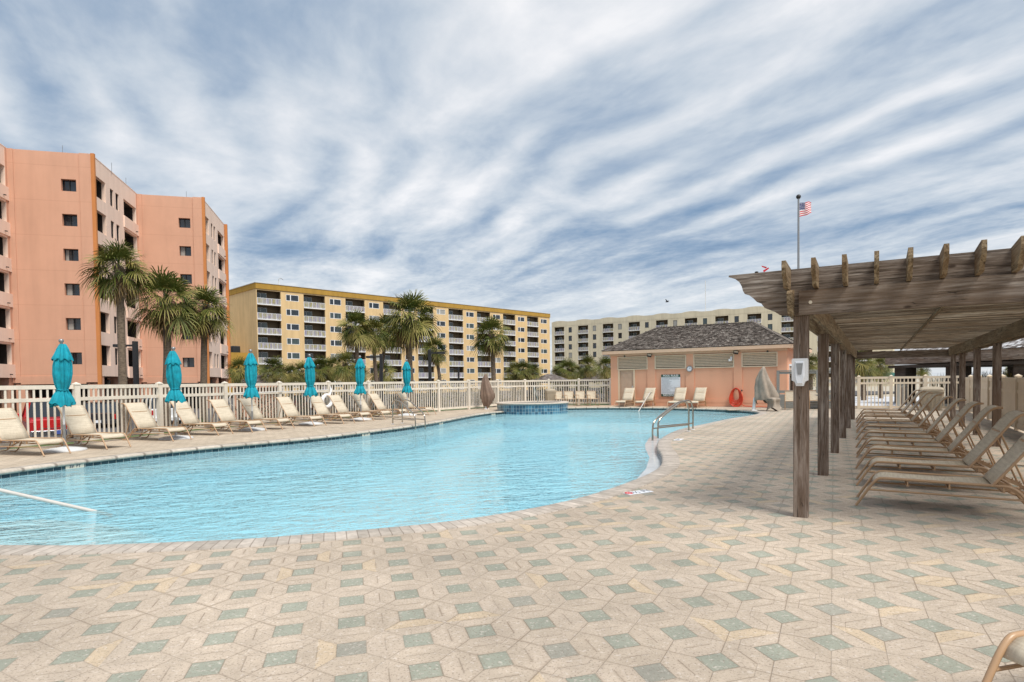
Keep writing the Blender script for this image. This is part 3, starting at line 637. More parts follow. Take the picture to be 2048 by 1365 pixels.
# ---------------- pink stepped block (left)
def make_pink():
    C1=D(188,500,49.0); b=thing('apartment_building','salmon pink stepped apartment block with orange corner strips at the left edge','building',(C1.x,C1.y,-.36),R(14.5))
    ST,F0,TOP,FH=.0,2.72,20.45,2.75
    X,Y=Vector((1,0,0)),Vector((0,1,0))
    flank=MB(); light=MB(); trim=MB(); back=MB(); roof=MB()
    rnd=random.Random(5); nwin=0
    for k in range(-1,2):
        cx,cy=5.75*k,10.5*k; lw=8.0 if k==-1 else 5.75
        # face towards the camera (normal -y), from cx-5.75 to cx
        if k in (0,1):
            # holes: one opening per floor
            hs=[]; W=5.75
            for f in range(6):
                z0=F0+f*FH+.95; hs.append((W-2.15,W-1.10,z0-F0,z0-F0+.95))
            wall_holes(flank,Vector((cx-W,cy,F0)),X,Z,-Y,W,TOP-F0,hs,.35)
            for h in hs:
                win_part(b,Vector((cx-W,cy,F0)),X,-Y,h[0]+.002,h[1]-.002,h[2]+.002,h[3]-.002,.34,M['black_metal'],[.45],.04,'dark_glass',curt=rnd.choice([0,.28,.45,0,.2]))
            # broad raised strip and moulding
            flank.box(cx-.82,cx-.0,cy-.10,cy+.0,F0-.5,TOP+.02)
            flank.box(cx-W+.02,cx-W+.42,cy-.07,cy,F0-.5,TOP+.01)
            flank.box(cx-W+.42,cx-.82,cy-.06,cy,F0-.62,F0+.03)
            trim.box(cx+.001,cx+.26,cy-.13,cy+.12,F0-.75,TOP+.06)
            # parking level: beam, piers, dark back
            for xx in (cx-W+.05,cx-.75): side_wall=MB(); side_wall.box(xx,xx+.7,cy+.02,cy+.7,-.6,F0-.62); side_wall.build('pier',M['pink_wall'],b)
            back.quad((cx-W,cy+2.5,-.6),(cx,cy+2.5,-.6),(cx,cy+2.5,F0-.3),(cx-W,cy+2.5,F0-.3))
            light.box(cx-W+.45,cx-.85,cy+.5,cy+.6,F0-.62,F0-.3)
        # side (normal +x), y from cy to cy+10.5
        if True:
            D0=10.5
            hs=[]
            for f in range(6):
                z0=f*FH+.95
                hs.append((.38,2.75,z0-.05,z0+1.62)); hs.append((3.75,4.5,z0+.05,z0+1.52)); hs.append((5.0,5.75,z0+.05,z0+1.52)); hs.append((6.9,10.15,z0-.02,z0+1.55))
            wall_holes(light,Vector((cx,cy,F0)),Y,Z,X,D0,TOP-F0,hs,.30)
            for i,h in enumerate(hs):
                q=i%4
                if k==-1 and q!=3: continue
                if q in(1,2): win_part(b,Vector((cx,cy,F0)),Y,X,h[0]+.002,h[1]-.002,h[2]+.002,h[3]-.002,.16,M['black_metal'],None,.04,'dark_glass')
            # deep recess volumes
            for i,h in enumerate(hs):
                if i%4 in (0,3):
                    dd=1.7; P=lambda y,z,x: (cx-x,cy+y,F0+z)
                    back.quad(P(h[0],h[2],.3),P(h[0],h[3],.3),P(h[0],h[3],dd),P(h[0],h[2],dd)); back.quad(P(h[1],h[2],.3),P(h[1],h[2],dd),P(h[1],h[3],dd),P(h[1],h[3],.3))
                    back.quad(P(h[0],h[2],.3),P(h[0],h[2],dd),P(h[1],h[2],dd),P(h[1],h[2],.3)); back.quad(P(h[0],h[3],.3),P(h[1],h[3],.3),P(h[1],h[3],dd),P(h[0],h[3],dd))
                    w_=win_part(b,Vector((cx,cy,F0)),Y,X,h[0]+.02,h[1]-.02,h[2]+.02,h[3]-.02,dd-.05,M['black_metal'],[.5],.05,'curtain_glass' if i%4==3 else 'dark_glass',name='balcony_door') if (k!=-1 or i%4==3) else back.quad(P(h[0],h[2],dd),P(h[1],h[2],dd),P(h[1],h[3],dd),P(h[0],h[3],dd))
                    if i%4==3:   # solid parapet standing slightly proud, with a drain spout
                        light.box(cx,cx+.10,cy+h[0]-.15,cy+10.5-.02,F0+h[2]-1.02,F0+h[2]+.015); 
                        back.tube([(cx+.1,cy+h[1]-.5,F0+h[2]-.75),(cx+.28,cy+h[1]-.5,F0+h[2]-.78)],.04,6)
            flank.box(cx-.6,cx+.02,cy+10.2,cy+10.49,F0-.5,TOP-.02) if k<1 else None
            # parking level under the side
            for yy in (cy+.75,cy+5,cy+9.8): side_wall=MB(); side_wall.box(cx-.6,cx-.05,yy,yy+.6,-.6,F0); side_wall.build('pier',M['pink_wall'],b)
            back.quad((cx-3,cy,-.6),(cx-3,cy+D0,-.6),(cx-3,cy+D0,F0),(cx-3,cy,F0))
            light.quad((cx,cy,F0),(cx,cy+D0,F0),(cx-3,cy+D0,F0),(cx-3,cy,F0))
            roof.box(cx-22,cx-.30,cy+.30,cy+D0,TOP-.5,TOP-.4); light.box(cx-.3,cx+.02,cy+.02,cy+D0-.02,TOP,TOP+.06); 
            if k==1: flank.box(cx-.8,cx+.02,cy+10.52,cy+10.9,F0-.5,TOP+.02); trim.box(cx+.03,cx+.32,cy+10.45,cy+10.75,F0-.75,TOP+.06)
    # rear and far ends
    flank.quad((-22,21,-.6),(5.6,21,-.6),(5.6,21,TOP),(-22,21,TOP)); flank.quad((-22,-10.5,-.6),(-22,21,-.6),(-22,21,TOP),(-22,-10.5,TOP))
    flank.quad((-13.8,-10.5,0),(-5.75,-10.5,0),(-5.75,-10.5,TOP),(-13.8,-10.5,TOP))
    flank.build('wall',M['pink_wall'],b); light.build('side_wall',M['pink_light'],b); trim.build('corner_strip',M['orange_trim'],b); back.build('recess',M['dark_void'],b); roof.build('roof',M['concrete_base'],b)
    for (x,y) in ((-2.2,.6),(4.2,11.2),(.1,4),(-.1,8)): 
        q=MB(); q.tube([(x,y,TOP-.3),(x,y,TOP+.75)],.018,5); q.build('lightning_rod',M['grey_metal'],b)
make_pink()
# ---------------- balcony slab blocks
def make_block(name,label,O,ang,n,mod,FHt,nfl,top,wall,band,bal,win,deep,bandh,skip,bandmat,frame,splits,zoff,railm='rail_panel',wallback='recess_shade',curve=0,winbars=.09,extra=None):
    b=thing(name,label,'building',(O.x,O.y,-.36),ang)
    X,Y=Vector((1,0,0)),Vector((0,1,0)); W=n*mod+.3; wall_=MB(); bks={}; wr=random.Random(n)
    hs=[]
    for i in range(n):
        for f in range(nfl):
            z0=zoff+f*FHt
            hs.append((.12+i*mod+bal[0],.12+i*mod+bal[1],z0+.02,z0+FHt-.22)); hs.append((.12+i*mod+win[0],.12+i*mod+win[1],z0+win[2],z0+win[3]))
    wall_holes(wall_,Vector((0,0,0)),X,Z,-Y,W,top-bandh,hs,.22)
    parts=0
    for q,h in enumerate(hs):
        if q%2==1:
            if parts<98: win_part(b,Vector((0,0,0)),X,-Y,h[0]-.02,h[1]+.02,h[2]-.02,h[3]+.02,.05,M[frame],splits,winbars,wr.choice(['dark_glass','dark_glass','curtain_glass','blind','dark_glass'])); parts+=1
            else:
                pass
        else:
            P=lambda u,v,d_: (u,d_,v)
            bk=bks.setdefault((q//2)//nfl,MB())
            u0,u1,v0,v1=h
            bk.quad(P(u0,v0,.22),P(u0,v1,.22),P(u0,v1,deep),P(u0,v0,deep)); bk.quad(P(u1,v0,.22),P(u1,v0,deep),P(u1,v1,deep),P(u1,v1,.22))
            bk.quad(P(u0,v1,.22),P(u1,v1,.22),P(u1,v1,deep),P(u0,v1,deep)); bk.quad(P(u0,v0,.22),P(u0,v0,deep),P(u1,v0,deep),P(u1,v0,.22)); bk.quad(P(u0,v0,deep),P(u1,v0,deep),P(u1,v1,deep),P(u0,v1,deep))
            i=q//2
            if parts<1e9:
                d_=MB(); dw=(u1-u0)*.52
                d_.box(u0+.06,u0+dw,deep-.06,deep-.03,v0+.03,v0+2.05); dd=d_.build('sliding_door',M['curtain_glass'],b)
                e=MB()
                for (a,c_) in ((u0+.06,u0+.12),(u0+dw*.5-.03,u0+dw*.5+.03),(u0+dw-.06,u0+dw)): e.box(a,c_,deep-.10,deep-.062,v0+.03,v0+2.05)
                e.box(u0+.06,u0+dw,deep-.10,deep-.062,v0+2.05,v0+2.12); e.build('frame',M['white_metal'],dd)
            # railing
            r_=MB(); r_.box(u0,u1,-.10,.215,v0-.15,v0+.019); 
            r_.box(u0,u1,-.06,-.01,v0+1.0,v0+1.06); r_.box(u0,u1,-.05,-.02,v0+.09,v0+.13)
            m_=5
            for k in range(m_+1):
                xx=u0+(u1-u0-.05)*k/m_; r_.box(xx,xx+.05,-.06,-.01,v0+.02,v0+1.0)
            rr=r_.build('balcony_railing',M['paper_white'],b)
            g=MB(); g.box(u0+.02,u1-.02,-.038,-.03,v0+.14,v0+.99); g.build('panel',M[railm],rr)
    # closed sides / back / roof
    for (a,c_) in (((0,0),(0,16)),((0,16),(W,16)),((W,16),(W,0))):
        wall_.quad((c_[0],c_[1],0),(a[0],a[1],0),(a[0],a[1],top-bandh),(c_[0],c_[1],top-bandh))
    wall_.box(0,W,.0,16,-.7,-.001)
    wall_.build('wall',M[wall],b)
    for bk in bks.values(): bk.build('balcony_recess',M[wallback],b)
    bd=MB()
    if curve:
        seg=n*10; poly=[]
        tops=[]
        for i in range(seg+1):
            u=W*i/seg; ph=((u-.12)/mod)%1.0; tops.append((u,top-.12+curve*max(0,math.sin(math.pi*min(1,max(0,(ph-.0)/.62))))**.6))
        for (a,c_) in zip(tops,tops[1:]):
            bd.quad((a[0],-.03,top-bandh),(c_[0],-.03,top-bandh),(c_[0],-.03,c_[1]),(a[0],-.03,a[1])); bd.quad((a[0],-.03,a[1]),(c_[0],-.03,c_[1]),(c_[0],.4,c_[1]),(a[0],.4,a[1])); bd.quad((c_[0],.4,top-bandh),(a[0],.4,top-bandh),(a[0],.4,a[1]),(c_[0],.4,c_[1]))
        bd.quad((0,-.03,top-bandh),(0,.4,top-bandh),(0,.4,top),(0,-.03,top)); bd.box(0,W,.4,16,top-bandh,top-.3); bd.box(0,W,-.028,.0,top-bandh-.02,top-bandh)
    else:
        bd.box(-.12,W+.12,-.14,16.1,top-bandh,top-.06); 
    bd.build('parapet',M[bandmat],b)
    if not curve:
        bd=MB(); bd.box(-.2,W+.2,-.22,16.2,top-.06,top+.05); bd.build('roof_edge',M['concrete_base'],b)
    if extra: extra(b,W,top)
    return b
YO=D(515,700,108.0)
def yel_extra(b,W,top):
    q=MB(); q.box(-11,-.01,2.5,14,0,7.6); a=q.build('annex',M['mustard'],b)
    q=MB()
    for k in range(3): q.bbox(-6.6+k*1.7,-5.2+k*1.7,3,4.2,7.6,8.8,.1)
    q.build('air_conditioner',M['black_metal'],a)
    q=MB(); q.tube([(6,4,top),(6,4,top+1.6)]+arc((6,4,top+1.6),(6.1,4,top+2.2),(6.9,4,top+1.7),5),.06,6); q.build('vent_pipe',M['grey_metal'],b)
make_block('apartment_building','long yellow apartment block with a mustard roof band and white balconies','x' and YO,R(90-44.6),9,8.78,2.67,7,20.0,'yellow_wall',None,(0.0,4.35),(5.35,7.8,.95,2.1),1.3,1.05,0,'mustard','paper_white',[.36],.25,extra=yel_extra)
CO_=D(1104,700,205.0)
def cream_extra(b,W,top):
    q=MB(); q.tube([(50.0,5,top-.3),(50,5,top+9.5)],.09,6); q.build('antenna',M['white_metal'],b)
make_block('apartment_building','cream apartment block with a wavy roofline and rounded balcony bays behind the pool house','x' and CO_,R(90-123.4),11,8.85,2.8,7,21.6,'cream_wall',None,(.9,4.6),(6.3,7.45,.55,2.25),1.8,1.5,0,'cream_wall','black_metal',None,.4,wallback='recess_shade',curve=.34,winbars=.05,extra=cream_extra)
# ---------------- pool house
def make_house():
    b=thing('pool_house','peach pool house with a grey shingle hip roof and four wide louvres','pool house',(HW.x,HW.y,0),R(90-122))
    W,Dp,HT=9.42,7.0,3.0
    X,Y=Vector((1,0,0)),Vector((0,1,0)); w_=MB()
    lv=[(.42,2.18),(2.65,4.36),(4.81,6.88),(7.30,8.99)]
    hs=[(a,c,2.12,2.78) for a,c in lv]+[(.50,1.36,0.0,2.04)]
    wall_holes(w_,Vector((0,0,0)),X,Z,-Y,W,HT,hs,.09)
    dh=[(.75,1.75,0,2.1)]; wall_holes(w_,Vector((W,0,0)),Y,Z,X,Dp,HT,dh,.08)
    w_.quad((0,Dp,0),(0,0,0),(0,0,HT),(0,Dp,HT)); w_.quad((W,Dp,0),(0,Dp,0),(0,Dp,HT),(W,Dp,HT))
    # raised piers between the bays, plinth boards
    for x0,x1 in ((-.03,.42),(2.18,2.65),(4.36,4.81),(6.88,7.30),(8.99,W+.03)):
        w_.box(x0,x1,-.055,0,0,2.98)
    for x0,x1 in ((1.46,2.18),(2.65,4.36),(4.81,6.88),(7.30,8.99)):
        w_.box(x0,x1,-.03,0,.0,.20); w_.box(x0,x1,-.038,0,.21,.40)
    w_.box(W,W+.05,-.03,.6,0,2.98)
    w_.build('wall',M['house_wall'],b)
    for i,(a,c) in enumerate(lv):
        f=MB(); z0,z1=2.12,2.78
        f.box(a-.03,c+.03,-.075,-.02,z1-.01,z1+.05); f.box(a-.03,c+.03,-.075,-.02,z0-.05,z0+.01); f.box(a-.03,a+.03,-.075,-.02,z0+.01,z1-.01); f.box(c-.03,c+.03,-.075,-.02,z0+.01,z1-.01)
        fo=f.build('louvre',M['slat'],b)
        s_=MB(); n=7
        for k in range(n):
            zc=z0+.05+(z1-z0-.06)*(k+.4)/n; s_.add([(a+.03,-.06,zc-.026),(c-.03,-.06,zc-.026),(c-.03,-.012,zc+.04),(a+.03,-.012,zc+.04),(a+.03,-.054,zc-.036),(c-.03,-.054,zc-.036)],[(0,1,2,3),(4,5,1,0)])
        s_.build('slats',M['slat'],fo)
        v=MB(); v.quad((a,.08,z0),(c,.08,z0),(c,.08,z1),(a,.08,z1)); v.build('vent_back',M['dark_void'],fo)
    d=MB(); d.box(.52,1.34,.03,.07,.01,2.02)
    for (x0,x1) in ((.60,.88),(.98,1.26)):
        for (z0,z1) in ((.15,.62),(.74,1.48),(1.60,1.90)):
            d.box(x0+.03,x1-.03,.018,.03,z0+.03,z1-.03)
            for q in ((x0,x1,z0,z0+.02),(x0,x1,z1-.02,z1),(x0,x0+.02,z0+.02,z1-.02),(x1-.02,x1,z0+.02,z1-.02)): d.box(q[0],q[1],.022,.03,q[2],q[3])
    do=d.build('door',M['house_door'],b)
    f=MB(); f.box(.42,.51,-.05,.02,0,2.03); f.box(1.35,1.44,-.05,.02,0,2.03); f.box(.42,1.44,-.05,.02,2.03,2.11); f.build('frame',M['slat'],do)
    h=MB(); h.sphere((1.27,-.02,1.0),.035); h.box(1.235,1.305,.008,.02,.93,1.14); h.build('handle',M['white_plastic'],do)
    d=MB(); d.box(W-.06,W-.02,.78,1.72,.02,2.08); do=d.build('door',M['house_door'],b); f=MB(); f.box(W-.02,W+.04,.68,.78,0,2.1); f.box(W-.02,W+.04,1.72,1.82,0,2.1); f.box(W-.02,W+.04,.68,1.82,2.1,2.2); f.build('frame',M['paper_white'],do)
    # roof
    o=.42; ze=3.17; zr=4.68; A=[(-o,-o),(W+o,-o),(W+o,Dp+o),(-o,Dp+o)]; r0,r1=(1.58,3.5),(7.24,3.5)
    rf=MB()
    sl=math.hypot(zr-ze,3.5+o)
    V3=lambda p,z:(p[0],p[1],z)
    rf.add([V3(A[0],ze),V3(A[1],ze),V3(r1,zr),V3(r0,zr)],[(0,1,2,3)],[[(0,0),(W+2*o,0),(r1[0]+o,sl),(r0[0]+o,sl)]])
    s2=math.hypot(zr-ze,r0[0]+o)
    rf.add([V3(A[1],ze),V3(A[2],ze),V3(r1,zr)],[(0,1,2)],[[(0,0),(Dp+2*o,0),(Dp/2+o,s2)]])
    rf.add([V3(A[2],ze),V3(A[3],ze),V3(r0,zr),V3(r1,zr)],[(0,1,2,3)],[[(0,0),(W+2*o,0),(r1[0]+o,sl),(r0[0]+o,sl)]])
    rf.add([V3(A[3],ze),V3(A[0],ze),V3(r0,zr)],[(0,1,2)],[[(0,0),(Dp+2*o,0),(Dp/2+o,s2)]])
    # real shingle courses on the front and the right slope: thin stepped tabs
    rr=random.Random(3); rows=int(sl/.165)
    for (e0,e1,t0,t1,rows_) in ((A[0],A[1],r0,r1,rows),(A[1],A[2],r1,r1,rows+1),(A[3],A[0],r0,r0,rows)):
        e0_,e1_,t0_,t1_=[Vector(V3(p,z)) for p,z in ((e0,ze),(e1,ze),(t0,zr),(t1,zr))]
        nrm=(e1_-e0_).cross(t0_-e0_).normalized()
        for k in range(rows_):
            fa,fb=k/rows_,(k+1)/rows_
            a0,a1=e0_.lerp(t0_,fa),e1_.lerp(t1_,fa); b0,b1=e0_.lerp(t0_,fb),e1_.lerp(t1_,fb)
            ln=(a1-a0).length; u=0
            if ln<.3: continue
            while u<ln:
                wd=min(rr.uniform(.09,.2),ln-u); fu0,fu1=u/ln,(u+wd-.006)/ln
                lift=nrm*rr.uniform(.035,.055); jag=rr.uniform(-.03,.01)
                p0=a0.lerp(a1,fu0); p1=a0.lerp(a1,fu1); q0=b0.lerp(b1,fu0); q1=b0.lerp(b1,fu1)
                p0=p0+(p0-q0)*(-jag); p1=p1+(p1-q1)*(-jag)
                uu=rr.random()*50
                rf.add([p0+lift,p1+lift,q1+nrm*.012,q0+nrm*.012,p0+nrm*.002,p1+nrm*.002],[(0,1,2,3),(4,5,1,0)],[[(uu,k*.16+.05),(uu+.15,k*.16+.05),(uu+.15,k*.16+.15),(uu,k*.16+.15)],[(0,0),(.1,0),(.1,.01),(0,.01)]])
                u+=wd
    # ridge caps
    for a_,c_ in ((V3(r0,zr),V3(r1,zr)),(V3(A[1],ze),V3(r1,zr)),(V3(A[0],ze),V3(r0,zr))):
        a_,c_=Vector(a_),Vector(c_); n=int((c_-a_).length/.2)
        for k in range(n):
            p=a_.lerp(c_,k/n); q=a_.lerp(c_,(k+1.15)/n); rf.beam(p+Vector((0,0,.035)),q+Vector((0,0,.02)),.2,.03)
    ro=rf.build('roof',M['shingle'],b)
    fm=MB(); 
    fm.box(-o,W+o,-o,-o+.04,ze-.19,ze-.01); fm.box(W+o-.04,W+o,-o+.04,Dp+o,ze-.19,ze-.01); fm.box(-o,-o+.04,-o+.04,Dp+o,ze-.19,ze-.01); fm.box(-o+.05,W+o-.05,-o+.05,0,ze-.185,ze-.16); fm.box(W,W+o-.05,0,Dp+o-.05,ze-.185,ze-.16); fm.box(-o+.05,0,0,Dp,ze-.185,ze-.16)
    fm.box(-.05,W+.05,-.12,-.06,ze-.30,ze-.19)
    fm.build('eaves',M['house_trim'],b)
    for x in (2.38,7.03):
        l=MB(Matrix.Translation((x,-.25,2.86)) @ Matrix.Rotation(R(-35),4,'X') @ Matrix.Rotation(R(20),4,'Z')); l.bbox(-.12,.12,-.05,.05,-.09,.09,.012); lo_=l.build('floodlight',M['black_metal'],b)
        l=MB(Matrix.Translation((x,-.25,2.86)) @ Matrix.Rotation(R(-35),4,'X') @ Matrix.Rotation(R(20),4,'Z')); l.quad((-.095,-.052,-.065),(.095,-.052,-.065),(.095,-.052,.065),(-.095,-.052,.065)); l.build('lens',M['tile_beige'],lo_)
        l=MB(); l.tube([(x,-.06,2.93),(x,-.2,2.9)],.018,6); l.build('bracket',M['black_metal'],lo_)
    l=MB(); l.cyl(6.78,-.17,2.42,2.64,.055,12); l.cyl(6.70,-.22,2.40,2.52,.06,12); l.tube([(6.78,-.02,2.66),(6.78,-.15,2.62)],.02,6); l.build('wall_lamp',M['white_plastic'],b)
    for x in (.85,8.55):
        l=MB(); l.sphere((x,-.11,2.86),.05,10,6); l.build('camera_dome',M['black_metal'],b)
    return b
house=make_house()
HM=house.matrix_basis.copy()
def hloc(x,y,z=0): 
    p=HP(x,y); return Vector((p.x,p.y,z))
HR=R(90-122)
# rules board
bd=thing('rules_sign','white pool rules board with dark green bands on the pool house wall','sign',hloc(3.53,-.075,1.15),HR)
q=MB(); q.bbox(-.535,.535,-.012,.012,-.615,.615,.004); q.build('board',M['sign_white'],bd)
q=MB(); q.box(-.535,.535,-.016,-.0125,.46,.615); q.build('header_band',M['green_sign'],bd)
q=MB(); q.box(-.535,.535,-.016,-.0125,-.615,-.475); q.build('footer_band',M['green_sign'],bd)
TX=Matrix.Rotation(R(90),4,'X')
text_mesh('lettering','POOL RULES',.155,M['paper_white'],bd,Matrix.Translation((0,-.018,.537)) @ TX,.001,'CENTER',.003,.98)
text_mesh('lettering','NO DIVING',.165,M['paper_white'],bd,Matrix.Translation((0,-.018,-.545)) @ TX,.001,'CENTER',.003,.98)
q=MB(); rr=random.Random(11); z=.42
ln=[.96,.93,.9,.35,.4,.44,.38,.5,.46,.4,.55,.36,.5,.92,.3,.95,.42,.45,.4,.94,.88,.9]
for k,wd in enumerate(ln):
    x=-.49; zz_=.425-k*.0405-.002
    while x< -.49+wd*1.0:
        wl=rr.uniform(.03,.11); q.box(x,min(x+wl,.5),-.0145,-.0122,zz_-.008,zz_+.004); x+=wl+.018
q.build('small_print',M['ink'],bd)
ck=thing('wall_clock','round grey rimmed thermometer clock on the peach wall between the louvres','clock',hloc(4.585,-.10,2.05),HR)
q=MB(Matrix.Rotation(R(90),4,'X')); q.lathe([(.001,0.03),(.125,.03),(.128,.045),(.16,.045),(.162,.02),(.16,-.04)],32,cap=False); q.build('rim',M['grey_metal'],ck)
q=MB(Matrix.Rotation(R(90),4,'X')); q.lathe([(.001,.034),(.126,.034)],32,cap=False); q.build('dial',M['sign_white'],ck)
q=MB(); q.beam((0,-.037,0),(.06,-.037,.05),.01,.003,(0,1,0)); q.beam((0,-.037,0),(-.02,-.037,.09),.008,.003,(0,1,0))
for k in range(12): q.box(.105*math.cos(k*math.pi/6)-.006,.105*math.cos(k*math.pi/6)+.006,-.038,-.0345,.105*math.sin(k*math.pi/6)-.006,.105*math.sin(k*math.pi/6)+.006)
q.build('hands',M['ink'],ck)
hs=thing('garden_hose','bright orange hose coiled on the peach wall with its end on the deck','hose',hloc(7.02,-.12,0),HR)
q=MB(); rr=random.Random(4)
for k in range(8):
    w_=.22+.24*(k/7); h_=.32+.17*(k/7); c=.98-h_+rr.uniform(-.02,.02); pts=[]
    for i in range(28):
        a=2*math.pi*i/28; pts.append((w_*.72*math.cos(a)*(1-.22*math.sin(a))+rr.uniform(-.008,.008),-.02-.012*k+rr.uniform(-.01,.01),c+h_*math.sin(a)))
    q.tube(pts,.019,7,closed=True)
q.tube([(.25,-.05,.15),(.45,-.1,.05),(.9,-.15,.02),(1.6,-.2,.02)],.018,7); q.build('coil',M['red_hose'],hs)
q=MB(); q.tube([(0,.06,.93),(0,-.12,.93)],.02,6); q.box(.27,.32,-.16,-.03,.82,.9); q.build('hanger',M['black_metal'],hs)
RZP=R(-31)
def ploc(x,y,z=0): p=PG(x,y); return Vector((p.x,p.y,z))
# ------------------------------------------------------------------ pergola
def make_pergola():
    b=thing('pergola','weathered grey brown timber pergola with scalloped beam ends over a row of loungers','pergola',(PA.x,PA.y,0),RZP)
    LY=[0,3.2,6.35,9.75,13.0,17.2]; RY=[-.0,2.7,5.6,8.9,11.8,14.8,17.2]; YE=17.35; XR=2.86
    for y in LY:
        q=MB(); q.bbox(-.072,.072,y-.072,y+.072,0,2.155,.006); q.build('post',M['wood_z'],b)
    for y in RY:
        q=MB(); q.bbox(XR-.07,XR+.07,y-.07,y+.07,0,2.155,.006); q.build('post',M['wood_z'],b)
    pr=[(3.7,2.645),(-.72,2.645),(-.725,2.63),(-.66,2.605),(-.61,2.56),(-.585,2.51),(-.572,2.46),(-.555,2.428),(-.51,2.41),(-.465,2.37),(-.43,2.33),(-.385,2.31),(-.35,2.258),(-.31,2.24),(-.25,2.21),(-.20,2.172),(-.12,2.158),(-.012,2.155),(-.012,2.412),(3.7,2.412)]
    q=MB(); q.prism(pr,'y',-.118,-.076); q.build('fascia_board',M['wood_x'],b)
    q=MB(); q.box(-.01,3.7,-.16,-.078,2.157,2.407); q.build('front_beam',M['wood_x'],b)
    q=MB(); q.tube([(.1,-.165,2.28),(.1,-.158,2.28)],.018,10); q.build('bolt',M['tile_beige'],b)
    tp=[(-.08,2.65),(-.54,2.672),(-.55,2.60),(-.53,2.545),(-.48,2.51),(-.43,2.475),(-.40,2.43),(-.37,2.418),(-.08,2.418)]
    for i in range(15):
        x=-.11+.266*i; q=MB(); q.prism([(y,z) for y,z in tp],'x',x-.02,x+.02)
        q.build('rafter_tail',M['wood_y'],b)
    q=MB(); q.prism([(-.16,2.42),(-.30,2.40),(-.36,2.36),(-.33,2.25),(-.26,2.17),(-.165,2.145),(-.10,2.15),(-.10,2.42)],'x',-.105,-.055); q.build('corbel',M['wood_y'],b)
    for x0,x1 in ((-.118,-.074),(.074,.118),(XR-.118,XR-.074),(XR+.074,XR+.118)):
        q=MB(); q.box(x0,x1,-.074,YE,2.16,2.408); q.build('side_beam',M['wood_y'],b)
    q=MB(); q.box(-.35,3.25,YE+.002,YE+.046,2.13,2.37); q.build('end_beam',M['wood_x'],b)
    q=MB(); rr=random.Random(2); y=-.06
    while y<YE:
        wd=.088; dz=rr.uniform(.0,.012); q.box(-.13+rr.uniform(-.03,.03),XR+.85+rr.uniform(-.03,.03),y,y+wd,2.414+dz,2.44+dz); y+=wd+.046+rr.uniform(-.006,.008)
    q.build('roof_slats',M['wood_slat'],b)
    for x in (1.42,):
        q=MB(); q.box(x-.02,x+.02,-.07,YE,2.375,2.411); q.build('batten',M['wood_y'],b)
    return b
make_pergola()
t_=thing('dispenser','white hand sanitizer dispenser fixed to the front pergola post','dispenser',ploc(0,-.073,1.41),RZP)
q=MB(); q.prism([(-.072,.29),(.072,.29),(.078,.27),(.078,.06),(.05,.045),(.035,.0),(-.035,.0),(-.05,.045),(-.078,.06),(-.078,.27)],'y',-.085,0); q.build('housing',M['white_plastic'],t_)
q=MB(); q.add([(-.045,-.086,.26),(.045,-.086,.26),(.05,-.086,.10),(.03,-.086,.02),(-.03,-.086,.02),(-.05,-.086,.10),(-.035,-.108,.25),(.035,-.108,.25),(.036,-.112,.10),(.02,-.108,.03),(-.02,-.108,.03),(-.036,-.112,.10)],[(6,9,8,7),(6,11,10,9),(0,6,7,1),(1,7,8,2),(2,8,9,3),(3,9,10,4),(4,10,11,5),(5,11,6,0)]); q.build('cover',M['sign_white'],t_)
q=MB(); q.add([(-.032,-.1125,.238),(.032,-.1125,.238),(.018,-.1145,.12),(-.018,-.1145,.12)],[(0,3,2,1)]); q.build('level_window',M['grey_metal'],t_)
